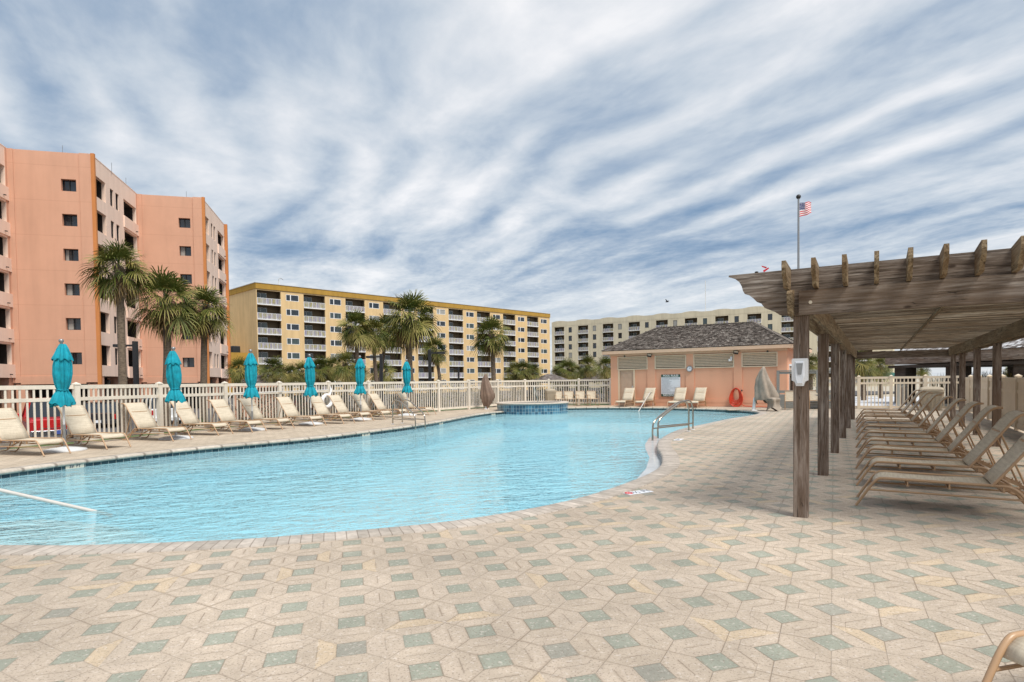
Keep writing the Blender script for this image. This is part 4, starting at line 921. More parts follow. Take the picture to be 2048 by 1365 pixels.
# ------------------------------------------------------------------ loungers
def make_lounger():
    o=thing('sun_lounger','','lounger')
    hw=.29; TF=M['tan_frame']
    def side(x):
        return [(x,1.24,.012),(x,1.04,.34),(x,.95,.345),(x,0,.335),(x,-.20,.335),(x,-.40,.016),(x,-.63,.014)]
    for x in (-hw,hw):
        q=MB(); q.tube(rounded(side(x),.13,6),.0155,8); q.build('side_frame',TF,o)
    # seat cloth wraps over the bend of the frame at the foot
    prof=[(-.02,.345),(.2,.337),(.5,.332),(.8,.338),(.93,.347),(1.00,.340),(1.05,.31),(1.08,.265)]
    def cloth(prof,x0,x1,th,n=6,sag=.012):
        mb=MB(); mb.smooth=True; m=len(prof)
        def nrm(i):
            a=prof[max(i-1,0)]; b=prof[min(i+1,m-1)]; d=Vector((b[0]-a[0],b[1]-a[1])).normalized(); return Vector((-d.y,d.x))
        top=[];bot=[]
        for i,(y,z) in enumerate(prof):
            nn=nrm(i)
            for k in range(n+1):
                u=k/n; x=x0+(x1-x0)*u; s_=sag*(4*u*(1-u)); zz=Vector((y,z))-nn*s_
                top.append((x,zz.x,zz.y)); w_=zz-nn*th; bot.append((x,w_.x,w_.y))
        f=[];N=(n+1)
        for i in range(m-1):
            for k in range(n):
                a=i*N+k; f.append((a,a+1,a+1+N,a+N))
        c=len(top); mb.add(top+bot,f+[tuple(c+i for i in reversed(q)) for q in f]+[(i*N,(i+1)*N,c+(i+1)*N,c+i*N) for i in range(m-1)]+[(i*N+n,c+i*N+n,c+(i+1)*N+n,(i+1)*N+n) for i in range(m-1)]+[(k,c+k,c+k+1,k+1) for k in range(n)]+[((m-1)*N+k,(m-1)*N+k+1,c+(m-1)*N+k+1,c+(m-1)*N+k) for k in range(n)])
        return mb
    cloth(prof,-hw+.008,hw-.008,.012).build('seat_sling',M['sling'],o)
    bp=[(0,.35),(-.125,.525),(-.25,.70),(-.37,.87),(-.43,.955),(-.485,1.01),(-.54,1.035),(-.61,1.03)]
    cloth(list(reversed(bp)),-hw-.004,hw+.004,.03,6,.008).build('back_sling',M['sling'],o)
    q=MB()
    for x in (-hw-.012,hw+.012): q.tube(rounded([(x,.0,.33)]+[(x,a-.012,b_-.012) for a,b_ in bp[1:]],.05,3),.015,8)
    q.tube([(-hw-.012,-.61,1.018),(hw+.012,-.61,1.018)],.015,8); q.build('back_frame',TF,o)
    q=MB(); q.tube(rounded([(-hw+.05,-.32,.775),(-hw+.05,-.60,.05),(hw-.05,-.60,.05),(hw-.05,-.32,.775)],.08,5),.012,8); q.tube([(-hw+.05,-.32,.785),(hw-.05,-.32,.785)],.012,6); q.build('brace',TF,o)
    for x in (-hw+.07,hw-.07):
        q=MB(); q.beam((x,-.12,.31),(x,-.62,.075),.012,.03)
        for k in range(5): q.beam((x,-.30-.075*k,.25-.032*k),(x,-.30-.075*k,.22-.032*k),.012,.02)
        q.build('ratchet',TF,o)
    for y in (.36,.74,-.1):
        q=MB(); q.beam((-hw,y,.275),(hw,y,.275),.03,.014); q.beam((-hw,y,.325),(-hw,y,.27),.03,.014,(0,1,0)); q.beam((hw,y,.325),(hw,y,.27),.03,.014,(0,1,0)); q.build('cross_bar',TF,o)
    for x in (-hw,hw):
        q=MB(); q.tube([(x,1.115,.205),(x,-.29,.20)],.011,6); q.build('stretcher',TF,o)
    return o
proto=make_lounger()
ORD=['first','second','third','fourth','fifth','sixth','seventh','eighth','ninth','tenth','eleventh','twelfth']
# left row along the picket fence: foot edge centres from the photo
UMB=[G(130,902),G(352,878),G(505,861),G(622,849),G(722,840),G(815,831)]
lf=[(76,916,137,908),(216,900,267,895),(331,884,375,879),(430,873,467,869),(505,867,535,862),(561,861,590,857.5),(629,855,653,851),(688,850,713,846),(727,845,748,842),(769,841,790,838),(802,837,823,834),(849,832,866,829)]
llab=['tan sling lounger cut off by the left edge of the photo','tan sling lounger just right of the nearest teal umbrella pole','tan sling lounger just left of the second teal umbrella pole','tan sling lounger just right of the second teal umbrella pole','fifth tan lounger from the left along the picket fence','tan sling lounger just behind the third teal umbrella pole','tan sling lounger second to the right of the third teal umbrella','tan sling lounger directly behind the fourth teal umbrella pole','tan sling lounger just right of the white life ring','tan sling lounger behind the fifth teal umbrella pole','tan sling lounger behind the left pool ladder','farthest tan lounger in the row along the picket fence']
first=True
for k,(x0,y0,x1,y1) in enumerate(lf):
    a,b=G(x0,y0),G(x1,y1)
    if k>2: # steadier ground points from the row line for the far ones
        pass
    c=(a+b)/2
    # row direction: tangent of the umbrella line
    u=min(range(len(UMB)),key=lambda i:(UMB[i]-c).length); tdir=(UMB[min(u+1,5)]-UMB[max(u-1,0)]); tdir.z=0; tdir.normalize()
    foot=Vector((tdir.y,-tdir.x,0))           # towards the pool
    rz=math.atan2(foot.y,foot.x)-math.pi/2
    base=c-foot*1.24
    rz+= R([4,-2,0,3,-1,2,0,-2,1,0,2,-1][k])
    # keep the head end clear of the pickets
    gap=9
    for fa,fb in zip(FENCE,FENCE[1:]):
        n_=Vector((fb.y-fa.y,-(fb.x-fa.x))).normalized(); tt=(fb-fa).normalized()
        for sx in (-.32,.32):
            q=base.xy-foot.xy*.66+tdir.xy*sx; u_=(q-fa).dot(tt)
            if -.2<u_<(fb-fa).length+.2: gap=min(gap,(q-fa).dot(n_))
    if gap<.05: base=base+foot*(.05-gap)
    if first: o=proto; o.location=base; o.rotation_euler=(0,0,rz); o['label']=llab[k]; first=False
    else: o=dup(proto,base,rz,llab[k])
    o['group']='loungers along the picket fence'
# right row under the pergola
RD=[6.97,8.3,9.75,11.15,12.7,14.3,16.1,17.9,19.6,21.2]
rlab=['nearest tan lounger under the pergola, cut by the right edge']+['%s tan lounger from the front of the pergola row'%ORD[k] for k in range(1,9)]+['farthest tan lounger of the pergola row, near the gate']
for k,dd in enumerate(RD):
    a=G(1712,763.5-.01*(1712-1024)+0,0) if False else Vector(((1713-1024)/1210*dd,dd,0))
    ft=Vector((-UX.x,-UX.y,0)); wd=Vector((UY.x,UY.y,0))
    ctr=a+wd*.30; base=ctr-ft*1.24; rz=math.atan2(ft.y,ft.x)-math.pi/2+R([0,1.5,-1.5,1,-1,-2,1.5,0,2,-1][k])
    o=dup(proto,base,rz,rlab[k]); o['group']='loungers under the pergola'
# foot of a lounger right beside the camera
cb=Vector((2.02,1.98,0)); o=dup(proto,Vector((3.25,2.63,0)),R(105),'tan lounger whose corner pokes into the bottom right of the photo'); o['group']='lounger beside the camera'
# loungers in front of the pool house
for k,(x,lab) in enumerate([(1.15,'pale lounger standing in front of the pool house door'),(2.35,'pale lounger just left of the pool rules board'),(4.1,'pale lounger just right of the pool rules board'),(5.15,'pale lounger on the peach wall below the clock, next to the hose')]):
    ft=Vector((-HY.x,-HY.y,0)); p=hloc(x+.1,-.82); o=dup(proto,p,math.atan2(ft.y,ft.x)-math.pi/2+R([2,-2,1,-1][k]),lab); o['group']='loungers by the pool house'
# ------------------------------------------------------------------ armchairs
def make_chair():
    o=thing('patio_chair','','chair'); TF=M['tan_frame']; hw=.27
    for x in (-hw,hw):
        q=MB(); q.tube(rounded([(x,.26,.60),(x,.30,.50),(x,.30,.015),(x,-.32,.015),(x,-.20,.43),(x,-.30,.86)],.06,5),.014,8); q.tube(rounded([(x,.27,.60),(x,.20,.64),(x,-.25,.62)],.05,4),.016,8); q.build('side_frame',TF,o)
    q=MB(); q.box(-hw+.01,hw-.01,-.22,.28,.405,.425); q.build('seat_sling',M['sling'],o)
    q=MB(); q.add([(-hw+.01,-.205,.43),(hw-.01,-.205,.43),(hw-.01,-.31,.86),(-hw+.01,-.31,.86),(-hw+.01,-.22,.43),(hw-.01,-.22,.43),(hw-.01,-.325,.86),(-hw+.01,-.325,.86)],[(0,1,2,3),(5,4,7,6),(3,2,6,7),(0,3,7,4),(1,5,6,2)]); q.build('back_sling',M['sling'],o)
    q=MB(); q.tube([(-hw,.28,.41),(hw,.28,.41)],.013,8); q.tube([(-hw,-.31,.86),(hw,-.31,.86)],.013,8); q.build('cross_bar',TF,o)
    return o
ch=make_chair(); firstc=True
for k,(px_,lab) in enumerate([(1118,'tan patio chair next to the tan bin by the fence'),(1140,'second tan patio chair to the right of the bin'),(1163,'third tan patio chair to the right of the bin'),(1185,'tan patio chair nearest the peach pool house corner')]):
    yy=36.0-.004*(px_-1118); p=Vector(((px_-1024)/1210*yy,yy-.2,0)); rz=R(180+12)
    if firstc: ch.location=p; ch.rotation_euler=(0,0,rz); ch['label']=lab; firstc=False; o=ch
    else: o=dup(ch,p,rz,lab)
    o['group']='patio chairs by the fence'
for px_,yy,lab in ((1583,28.3,'patio chair half hidden behind the front pergola post'),(1632,28.6,'patio chair seen between the first and second pergola posts'),(1652,28.6,'patio chair seen through the gap beside the second pergola post')):
    o=dup(ch,Vector(((px_-1024)/1210*yy,yy,0)),R(155),lab); o['group']='patio chairs by the grey deck'
# ------------------------------------------------------------------ umbrellas
def make_umbrella(seed,bend):
    rr=random.Random(seed); o=thing('patio_umbrella','','umbrella')
    q=MB(); q.lathe([(.44,0),(.44,.025),(.42,.04),(.30,.065),(.12,.09),(.06,.10)],36); q.build('base',M['concrete_base'],o)
    q=MB(); q.lathe([(.033,.09),(.033,.62)],12); q.tube([(.03,0,.5),(.075,0,.5)],.012,6); q.build('sleeve',M['grey_metal'],o)
    q=MB(); q.tube([(0,0,.6),(0,0,2.52)],.024,10); q.build('pole',M['white_metal'],o)
    ph=rr.uniform(0,6); bx=bend
    def f1(r,z,a):
        w_=1+.46*(1-abs(math.sin(4*a+ph+z*.8))**.7)*-1+.17+.07*math.sin(13*a+ph*2+z*3)+.04*math.sin(21*a-z*5); return r*w_, z
    def shift(mb): return mb
    q=MB(Matrix.Shear('XY',4,(bx,0.02))); q.lathe([(.215,1.08),(.22,1.10),(.185,1.22),(.13,1.36),(.09,1.425),(.115,1.50),(.145,1.62),(.16,1.80),(.155,2.0),(.135,2.16),(.10,2.30)],72,fn=lambda r,z,a:(f1(r,z,a)[0], z+(.035*math.sin(8*a+ph)+.03*math.sin(3*a+ph) if z<1.15 else 0)),cap=False)
    q.lathe([(.20,1.085),(.12,1.2),(.06,1.35)],36,fn=f1,cap=False)
    q.v=[(x-bx*1.8,y-.036,z) for x,y,z in q.v]; c=q.build('canopy',M['teal_cloth'],o)
    q=MB(Matrix.Shear('XY',4,(bx,0.02))); q.lathe([(.175,2.135),(.18,2.15),(.145,2.26),(.10,2.40),(.058,2.50),(.045,2.51)],72,fn=lambda r,z,a:(f1(r,z,a)[0],z+(.03*math.sin(8*a+ph) if z<2.17 else 0)),cap=False); q.v=[(x-bx*1.8,y-.036,z) for x,y,z in q.v]; q.build('vent_flap',M['teal_cloth'],c)
    q=MB(); pts=[(.115*math.cos(a)-bx*.35,.115*math.sin(a)-.01,1.428+.01*math.sin(3*a)) for a in [2*math.pi*i/16 for i in range(16)]]; q.tube(pts,.012,6,closed=True); q.tube([(.12,-.02,1.43),(.17,-.06,1.42)],.014,6); q.build('tie',M['teal_cloth'],c)
    q=MB(); q.lathe([(.03,2.5),(.03,2.54),(.05,2.56),(.055,2.59),(.04,2.62),(.001,2.63)],14); q.build('finial',M['grey_metal'],o)
    return o
ulab=['nearest teal folded umbrella beside the lounger at the left edge','second teal folded umbrella from the left, in front of the middle palm','third teal folded umbrella, in front of the corner of the pink block','fourth teal folded umbrella, left of the white life ring','fifth teal folded umbrella, right of the white life ring','farthest teal folded umbrella, behind the left pool ladder']
for k,p in enumerate(UMB):
    o=make_umbrella(k*3+1,[.03,-.02,.05,.0,-.03,.035][k]); o.location=p; o.rotation_euler=(0,0,R(47*k)); o.scale=(1,1,[1,.985,1.01,.99,1.0,.98][k]); o['label']=ulab[k]; o['group']='folded teal umbrellas along the fence'
# ------------------------------------------------------------------ fences
def picket_fence(name,label,pts,mat,top=1.55,post=1.60,lo=.19,sp=.148,gate=None,cat='fence'):
    o=thing(name,label,cat,(pts[0].x,pts[0].y,0)); O=Vector((pts[0].x,pts[0].y,0)); L_=[Vector((p.x,p.y,0))-O for p in pts]
    for i,p in enumerate(L_):
        a=(L_[min(i+1,len(L_)-1)]-L_[max(i-1,0)]); ang=math.atan2(a.y,a.x)
        q=MB(Matrix.Translation(p) @ Matrix.Rotation(ang,4,'Z')); q.box(-.064,.064,-.064,.064,-.1,post-.05); q.box(-.076,.076,-.076,.076,post-.05,post-.02); q.add([(-.07,-.07,post-.02),(.07,-.07,post-.02),(.07,.07,post-.02),(-.07,.07,post-.02),(0,0,post+.025)],[(0,1,4),(1,2,4),(2,3,4),(3,0,4)]); q.build('post',mat,o)
    for a,b in zip(L_,L_[1:]):
        d=(b-a); ln=d.length; ang=math.atan2(d.y,d.x); q=MB(Matrix.Translation(a) @ Matrix.Rotation(ang,4,'Z')); e=.066
        q.box(e,ln-e,-.024,.024,top-.10,top); q.box(e,ln-e,-.024,.024,1.145,1.235); q.box(e,ln-e,-.024,.024,lo-.10,lo)
        n=max(2,int((ln-2*e)/sp)); s_=(ln-2*e)/(n+1)
        for k in range(n):
            x=e+s_*(k+1); q.box(x-.021,x+.021,-.013,.013,lo,1.145); q.box(x-.021,x+.021,-.013,.013,1.235,top-.10)
        q.build('panel',mat,o)
    return o
picket_fence('picket_fence','long cream picket fence between the pool deck and the car park',FENCE,M['cream_vinyl'])
gp=[PG(-1.3,25.4),PG(.02,25.45),PG(1.3,25.5),PG(2.6,25.5),PG(3.95,25.5)]
picket_fence('picket_gate','tan picket fence with a gate at the far end of the pergola',gp,M['tan_vinyl'],1.49,1.54,.14,.16,cat='gate')
def privacy():
    o=thing('privacy_fence','tan solid board fence along the right side of the pergola','fence',ploc(3.95,25.4),RZP)
    ys=[0]+[-2.35*k for k in range(1,11)]
    for y in ys[1:]:
        q=MB(); q.box(-.065,.065,y-.065,y+.065,0,1.45); q.box(-.08,.08,y-.08,y+.08,1.45,1.475); q.add([(-.07,y-.07,1.475),(.07,y-.07,1.475),(.07,y+.07,1.475),(-.07,y+.07,1.475),(0,y,1.52)],[(0,1,4),(1,2,4),(2,3,4),(3,0,4)]); q.build('post',M['tan_vinyl'],o)
    for a,b in zip(ys,ys[1:]):
        q=MB(); q.box(-.03,.03,b+.066,a-.066,1.30,1.42); q.box(-.03,.03,b+.066,a-.066,1.0,1.09); q.box(-.03,.03,b+.066,a-.066,.06,.2)
        n=14; w_=(a-b-.132)/n
        for k in range(n): q.box(-.012,.012,b+.066+k*w_+.004,b+.066+(k+1)*w_-.004,.2,1.0); q.box(-.012,.012,b+.066+k*w_+.004,b+.066+(k+1)*w_-.004,1.09,1.30)
        q.box(-.005,.005,b+.066,a-.066,.2,1.3)
        q.build('panel',M['tan_vinyl'],o)
privacy()
# life ring on the fence post
fp=FENCE[5]; fd=(FENCE[6]-FENCE[4]).normalized(); ang=math.atan2(fd.y,fd.x)
lr=thing('life_ring','white life ring with a rope hanging on the picket fence','life ring',(fp.x,fp.y,0),ang)
q=MB(); q.tube([(-.24+.24*math.cos(a),-.16,.78+.24*math.sin(a)) for a in [2*math.pi*i/28 for i in range(28)]],.075,12,closed=True); q.build('ring',M['paper_white'],lr)
q=MB(); rr=random.Random(5)
for k in range(6): q.tube(rounded([(.0,-.10,1.42),(.03+rr.uniform(-.04,.04),-.13,1.25),(-.04+rr.uniform(-.05,.05),-.15,1.08),(-.2+rr.uniform(-.06,.06),-.18,.95)],.05),.013,6)
q.tube([(-.24+.31*math.cos(a),-.17,.78+.31*math.sin(a)) for a in [2*math.pi*i/28 for i in range(28)]],.01,6,closed=True); q.build('rope',M['paper_white'],lr)
q=MB(); q.sphere((-.28,-.15,.36),.055); q.build('float',M['red'],lr)
# shepherd crook pole along the fence rail
hp_=thing('rescue_pole','thin rescue pole with a hook resting along the picket fence rail','pole',(FENCE[3].x,FENCE[3].y,0)); a=FENCE[3]; p0=Vector((0,0,1.19)); d1=FENCE[4]-a; d2=FENCE[5]-a
n_=Vector((d1.y,-d1.x,0)).normalized()*.10
q=MB(); q.tube([n_+Vector((d1.x*.15,d1.y*.15,1.20)),n_+Vector((d1.x,d1.y,1.22)),n_+Vector((d2.x*.98,d2.y*.98,1.25))],.014,6); q.build('shaft',M['white_metal'],hp_)
q=MB(); c0=n_+Vector((d1.x*.15,d1.y*.15,1.20)); q.tube([c0]+[c0+Vector((-d1.x*.12*math.sin(t)-0.0,-d1.y*.12*math.sin(t),-.22+.22*math.cos(t))) for t in [.3*i for i in range(1,10)]],.012,6); q.build('hook',M['white_metal'],hp_)
# ------------------------------------------------------------------ pool rails
def ladder(label,A1,A2,W1,W2):
    c=(A1+A2)/2; o=thing('pool_ladder',label,'handrail',(c.x,c.y,0),0,'steel pool ladders')
    for A,W in ((A1,W1),(A2,W2)):
        a=A-c; w_=W-c; d=(w_-a); d.z=0; a=Vector((a.x,a.y,0)); w0=Vector((w_.x,w_.y,0))
        pts=[a,a+Vector((0,0,.86)),a+d*.30+Vector((0,0,.88)),w0-d*.04+Vector((0,0,.40)),w0+Vector((0,0,.22)),w0+Vector((0,0,-.7))]
        q=MB(); q.tube(rounded(pts,.26,7),.024,12); q.build('hoop',M['steel'],o)
        q=MB(); q.tube([a+Vector((0,0,.2)),w0+Vector((0,0,.2))],.019,10); q.build('cross_bar',M['steel'],o)
        q=MB(Matrix.Translation(a)); q.lathe([(.06,.012),(.058,.02),(.03,.03)],16); q.build('foot_flange',M['white_metal'],o)
ladder('steel pool ladder on the lounger side, left of the pool',G(785.6,849.5),G(804.6,847.4),G(831,859.5,WZ),G(850.5,858.3,WZ))
ladder('steel pool ladder at the bend of the paved side, right of the pool',G(1377.5,864),G(1385.8,860.4),G(1305,882,WZ),G(1315.5,876.6,WZ))
f=G(1306,812.6); wv_=G(1275.5,823,WZ); d=(wv_-f); d.z=0
o,c=rail('stair_handrail',[(f.x,f.y,0.0),(f.x,f.y,.78),(f.x+d.x*.2,f.y+d.y*.2,.80),(wv_.x,wv_.y,-.2)],.026,M['white_rail'],'white handrail sloping into the far end of the pool before the pool house','handrail',None,None,.08)
wv_=G(183,1022,WZ); l_=D(0,981,7.35); d=(l_-wv_); e=l_+d*.75; h2=e+d*.35
rail('stair_handrail',[(wv_+d*-.25)[:],wv_[:],l_[:],e[:],(h2.x,h2.y,e.z+.02),(h2.x-.05,h2.y,-.7)],.024,M['white_rail'],'pale handrail rising out of the water at the left edge','handrail')
# ------------------------------------------------------------------ bins, covers
def bin_(name,label,p,s_,rz):
    o=thing(name,label,'bin',p,rz)
    q=MB(); h=.78
    def ring(w_,z,c): return [(w_-c,-w_,z),(w_,-w_+c,z),(w_,w_-c,z),(w_-c,w_,z),(-w_+c,w_,z),(-w_,w_-c,z),(-w_,-w_+c,z),(-w_+c,-w_,z)]
    rs=[ring(.24*s_,0,.05),ring(.29*s_,h,.05),ring(.31*s_,h+.01,.05),ring(.31*s_,h+.05,.05)]
    v=[p_ for r_ in rs for p_ in r_]; q.add(v,[(k*8+i,k*8+(i+1)%8,k*8+8+(i+1)%8,k*8+8+i) for k in range(3) for i in range(8)]+[tuple(range(24,32))],smooth=False)
    for k in range(-2,3): q.box(k*.1*s_-.01,k*.1*s_+.01,-.29*s_,-.26*s_,.1,h-.06)
    q.build('body',M['bin_tan'],o)
    q=MB(); rs=[ring(.30*s_,h+.05,.06),ring(.305*s_,h+.13,.07),ring(.26*s_,h+.21,.08),ring(.14*s_,h+.25,.05)]; v=[p_ for r_ in rs for p_ in r_]; q.add(v,[(k*8+i,k*8+(i+1)%8,k*8+8+(i+1)%8,k*8+8+i) for k in range(3) for i in range(8)]+[tuple(range(24,32))],smooth=False); lo_=q.build('lid',M['bin_tan'],o)
    q=MB(); q.box(-.2*s_,.2*s_,-.315*s_,-.29*s_,h+.06,h+.14); q.build('flap',M['bin_tan'],lo_)
bin_('litter_bin','tan litter bin with a domed lid by the fence, left of the patio chairs',(2.28,36.0,0),1,R(8))
p=G(1862,821); bin_('litter_bin','large tan bin under the far end of the pergola by the gate',(p.x,p.y,0),1.45,R(-30))
def cover(name,label,p,prof,mat,seed,shx,shy,rz):
    rr=random.Random(seed); ph=rr.uniform(0,6); o=thing(name,label,'pool lift',p,rz)
    def fn(r,z,a):
        n=mnoise(Vector((math.cos(a)*1.6,math.sin(a)*1.6,z*1.3+seed)))
        fold=.14*math.sin(5*a+ph+1.5*z)+.08*math.sin(9*a-ph+3*z); return r*(1+fold*(1 if r>.1 else .4)+.25*n), z+(.10*math.sin(3*a+ph)+.04*math.sin(7*a) if z<prof[0][1]+.12 else 0)
    q=MB(); q.lathe(prof,56,fn=fn,cap=False)
    q.v=[(x+shx*(z-.9)+.05*math.sin(z*3),y*.75+shy*(z-.9),z) for x,y,z in q.v]; q.build('cover',mat,o)
    return o
p=G(973,819); o=cover('pool_lift','pool lift under a wrinkled brown cover beside the round spa',(p.x,p.y,0),[(.13,.10),(.24,.30),(.33,.62),(.34,.78),(.30,1.0),(.24,1.28),(.17,1.6),(.10,1.82),(.05,1.90),(.001,1.91)],M['brown_cloth'],3,.02,0,0)
q=MB(); q.lathe([(.14,0),(.14,.03),(.07,.04),(.06,.35)],16); q.build('pedestal',M['white_plastic'],o)
p=G(1528,822); o=cover('pool_lift','pool lift under a tall grey brown cover next to the pool house',(p.x,p.y,0),[(.40,.42),(.46,.52),(.44,.75),(.38,1.05),(.27,1.45),(.14,1.80),(.055,2.0),(.001,2.02)],M['grey_cloth'],8,0,0,R(-20))
q=MB(); rr=random.Random(2); 
def fn2(r,z,a): return r*(1+.12*math.sin(4*a+z*5)+.08*math.sin(7*a)), z+(.09*math.sin(3*a+1) if z<.15 else 0)
q.lathe([(.40,.08),(.33,.16),(.27,.30),(.32,.46),(.38,.55),(.30,.60),(.001,.62)],40,fn=fn2,cap=False); q.v=[(x*.8+.42-z*.1,y*.8-.22,z) for x,y,z in q.v]; q.build('seat_cover',M['grey_cloth'],o)
q=MB(); q.box(-.52,-.36,-.2,.1,0,.06); q.tube([(-.44,-.05,.05),(-.38,-.05,.6)],.07,10); q.tube([(-.5,-.2,.02),(-.3,-.25,.02)],.03,6); q.build('pedestal',M['white_plastic'],o)
# ------------------------------------------------------------------ depth markers
def marker(label,p,rz,tilt,w,h,txt,mat='tile_beige',no=False):
    o=thing('depth_marker',label,'depth marker',p,rz)
    Mx=Matrix.Rotation(tilt,4,'X'); q=MB(Mx); q.box(-w/2,w/2,-h/2,h/2,-.004,.004); q.build('tile',M[mat],o)
    if txt: text_mesh('lettering',txt,h*.82,M['ink'],o,Mx @ Matrix.Translation((w*.1 if no else 0,0,.0045)),.0006,'CENTER',.004)
    if no:
        q=MB(Mx @ Matrix.Translation((-w*.36,0,.005))); q.tube([(h*.3*math.cos(a),h*.3*math.sin(a),0) for a in [2*math.pi*i/16 for i in range(16)]],h*.05,6,closed=True); q.beam((-h*.2,-h*.2,0),(h*.2,h*.2,0),h*.08,.004); q.build('warning_ring',M['red'],o)
def wallpt(px_,py_):
    g=G(px_,py_,-.09).xy; i=min(range(L),key=lambda k:(POOL[k]-g).length); tt=(POOL[(i+1)%L]-POOL[i-1]).normalized(); nn=Vector((-tt.y,tt.x)); p=POOL[i]+nn*.006; return (p.x,p.y,-.085),math.atan2(-tt.y,-tt.x)+math.pi*0
for (a,b,txt,lab) in ((121,931,'3½ FT','3½ FT depth tile on the waterline nearest the camera'),(704,869.5,'4½ FT','4½ FT depth tile on the waterline below the far loungers')):
    p,rz=wallpt(a,b); marker(lab,p,rz,R(90),.36,.10,txt)
for (a,b,lab) in ((875,846.5,'small pale depth tile on the waterline right of the left ladder'),(986,828.5,'small pale depth tile on the waterline left of the spa')):
    p,rz=wallpt(a,b); marker(lab,p,rz,R(90),.36,.10,'5 FT')
g=G(1275,986); marker('white depth tile with a red warning ring set in the pavers by the near edge',(g.x,g.y,.006),R(30),0,.42,.16,'3½ FT','sign_white',True)
g=G(1357,880); marker('white depth tile set in the pavers below the right pool ladder',(g.x,g.y,.006),R(60),0,.42,.16,'4½ FT','sign_white',False)
# ------------------------------------------------------------------ grey deck beside the pool house
g=G(1553,817); dk=thing('raised_deck','grey painted timber deck with a railing right of the pool house','deck',(g.x,g.y,0),HR)
q=MB()
for k in range(6): q.box(0,2.6,0,.03,.02+k*.11,.02+k*.11+.104)
for k in range(6): q.box(-.0,.03,.032,1.6,.02+k*.11,.02+k*.11+.104)
q.box(.03,2.6,.03,1.6,.62,.66); q.build('skirting',M['grey_paint'],dk)
for x in (0,1.75,2.5):
    q=MB(); q.box(x,x+.12,.035,.155,.66,1.82); q.build('rail_post',M['grey_paint'],dk)
q=MB(); q.box(.0,2.62,.03,.16,1.82,1.86); q.box(.12,2.5,.06,.10,1.68,1.80); q.build('top_rail',M['grey_paint'],dk)
q=MB(); q.box(.12,2.5,.06,.11,.75,.88); q.build('bottom_rail',M['grey_paint'],dk)
g2=g+Vector((HY.x,HY.y,0))*2.2+Vector((HX.x,HX.y,0))*-.6; pf=thing('plank_fence','dark brown plank screen behind the grey deck','fence',(g2.x,g2.y,0),HR)
q=MB(); 
for k in range(9): q.box(.45+k*.125,.45+k*.125+.115,0,.025,0,1.75)
q.build('planks',M['wood_dark'],pf); q=MB(); q.box(.4,1.7,.03,.07,1.5,1.58); q.box(.4,1.7,.03,.07,.4,.48); q.build('cross_bar',M['wood_dark'],pf)
# ------------------------------------------------------------------ palms
def leaf_mesh(name,leaves,mat,seed):
    rr=random.Random(seed); V=[];Fc=[];T=[]
    for (azm,el,Lp,Lb,nseg,tone,droop) in leaves:
        d=Vector((math.cos(azm)*math.cos(el),math.sin(azm)*math.cos(el),math.sin(el))); sd_=Vector((-math.sin(azm),math.cos(azm),0)); up=sd_.cross(d)*-1
        if up.z<0 and el<1.3: up=-up
        ra_=rr.uniform(-.75,.75); sd_,up=sd_*math.cos(ra_)+up*math.sin(ra_),up*math.cos(ra_)-sd_*math.sin(ra_)
        # petiole: slightly drooping
        P=[Vector((0,0,0))+d*(Lp*t)+Vector((0,0,-droop*.35*Lp*t*t)) for t in (0,.5,1)]
        for a,b in zip(P,P[1:]):
            w_=sd_*.014; o=len(V); V+= [a-w_,a+w_,b+w_,b-w_]; Fc.append((o,o+1,o+2,o+3)); T.append(tone*.6)
        d2=(P[2]-P[1]).normalized(); c=P[2]
        up2=sd_.cross(d2)*-1
        if up2.z<0: up2=-up2
        for k in range(nseg):
            ph=R(-112+224*k/(nseg-1))+rr.uniform(-.06,.06)
            ln=Lb*(.62+.38*math.cos(ph*.75))*rr.uniform(.88,1.08)
            fold=.35*abs(math.sin(ph))
            dr=(d2*math.cos(ph)+sd_*math.sin(ph)+up2*fold*.5).normalized()
            wv_=dr.cross(up2).normalized()*(Lb*.027)
            g=droop*rr.uniform(.7,1.35)
            p1=c+dr*ln*.5+Vector((0,0,-g*ln*.05)); p2=c+dr*ln*.80+Vector((0,0,-g*ln*.20)); p3=c+dr*ln*1.0+Vector((0,0,-g*ln*.44))
            o=len(V); V+=[c-wv_*.25,c+wv_*.25,p1+wv_,p1-wv_,p2+wv_*.75,p2-wv_*.75,p3]; Fc+=[(o,o+1,o+2,o+3),(o+3,o+2,o+4,o+5),(o+5,o+4,o+6)]; tt=tone+rr.uniform(-.15,.15); T+=[tt]*2+[tt+.2]
    me=bpy.data.meshes.new(name); me.from_pydata([tuple(v) for v in V],[],Fc); at=me.attributes.new('tone','FLOAT','FACE'); at.data.foreach_set('value',T); me.materials.append(mat); me.update(); return me
def crown_meshes(seed,Rc,n=50,nd=18,nseg=19):
    rr=random.Random(seed); L1=[];L2=[]; ga=2.399
    for i in range(n):
        t=(i+.5)/n; el=R(84-118*t**.9)+rr.uniform(-.12,.12); a=i*ga+rr.uniform(-.25,.25); s_=rr.uniform(.8,1.12)
        L1.append((a,el,Rc*.52*s_,Rc*.60*s_,nseg,max(.0,min(1,.40+.18*t+rr.uniform(-.30,.32))),.45+.85*t))
    for i in range(nd):
        el=R(rr.uniform(-80,-38)); L2.append((rr.uniform(0,6.28),el,Rc*.40,Rc*.52*rr.uniform(.8,1.1),12,rr.uniform(.2,.8),1.2))
    return leaf_mesh('crown',L1,M['frond'],seed),leaf_mesh('dry_fronds',L2,M['dry_frond'],seed+1)
CR=[crown_meshes(s_,1.25) for s_ in (1,2,3,4)]; SC_=[crown_meshes(s_,1.15,48,10,15) for s_ in (11,12,13)]
PK=[0]
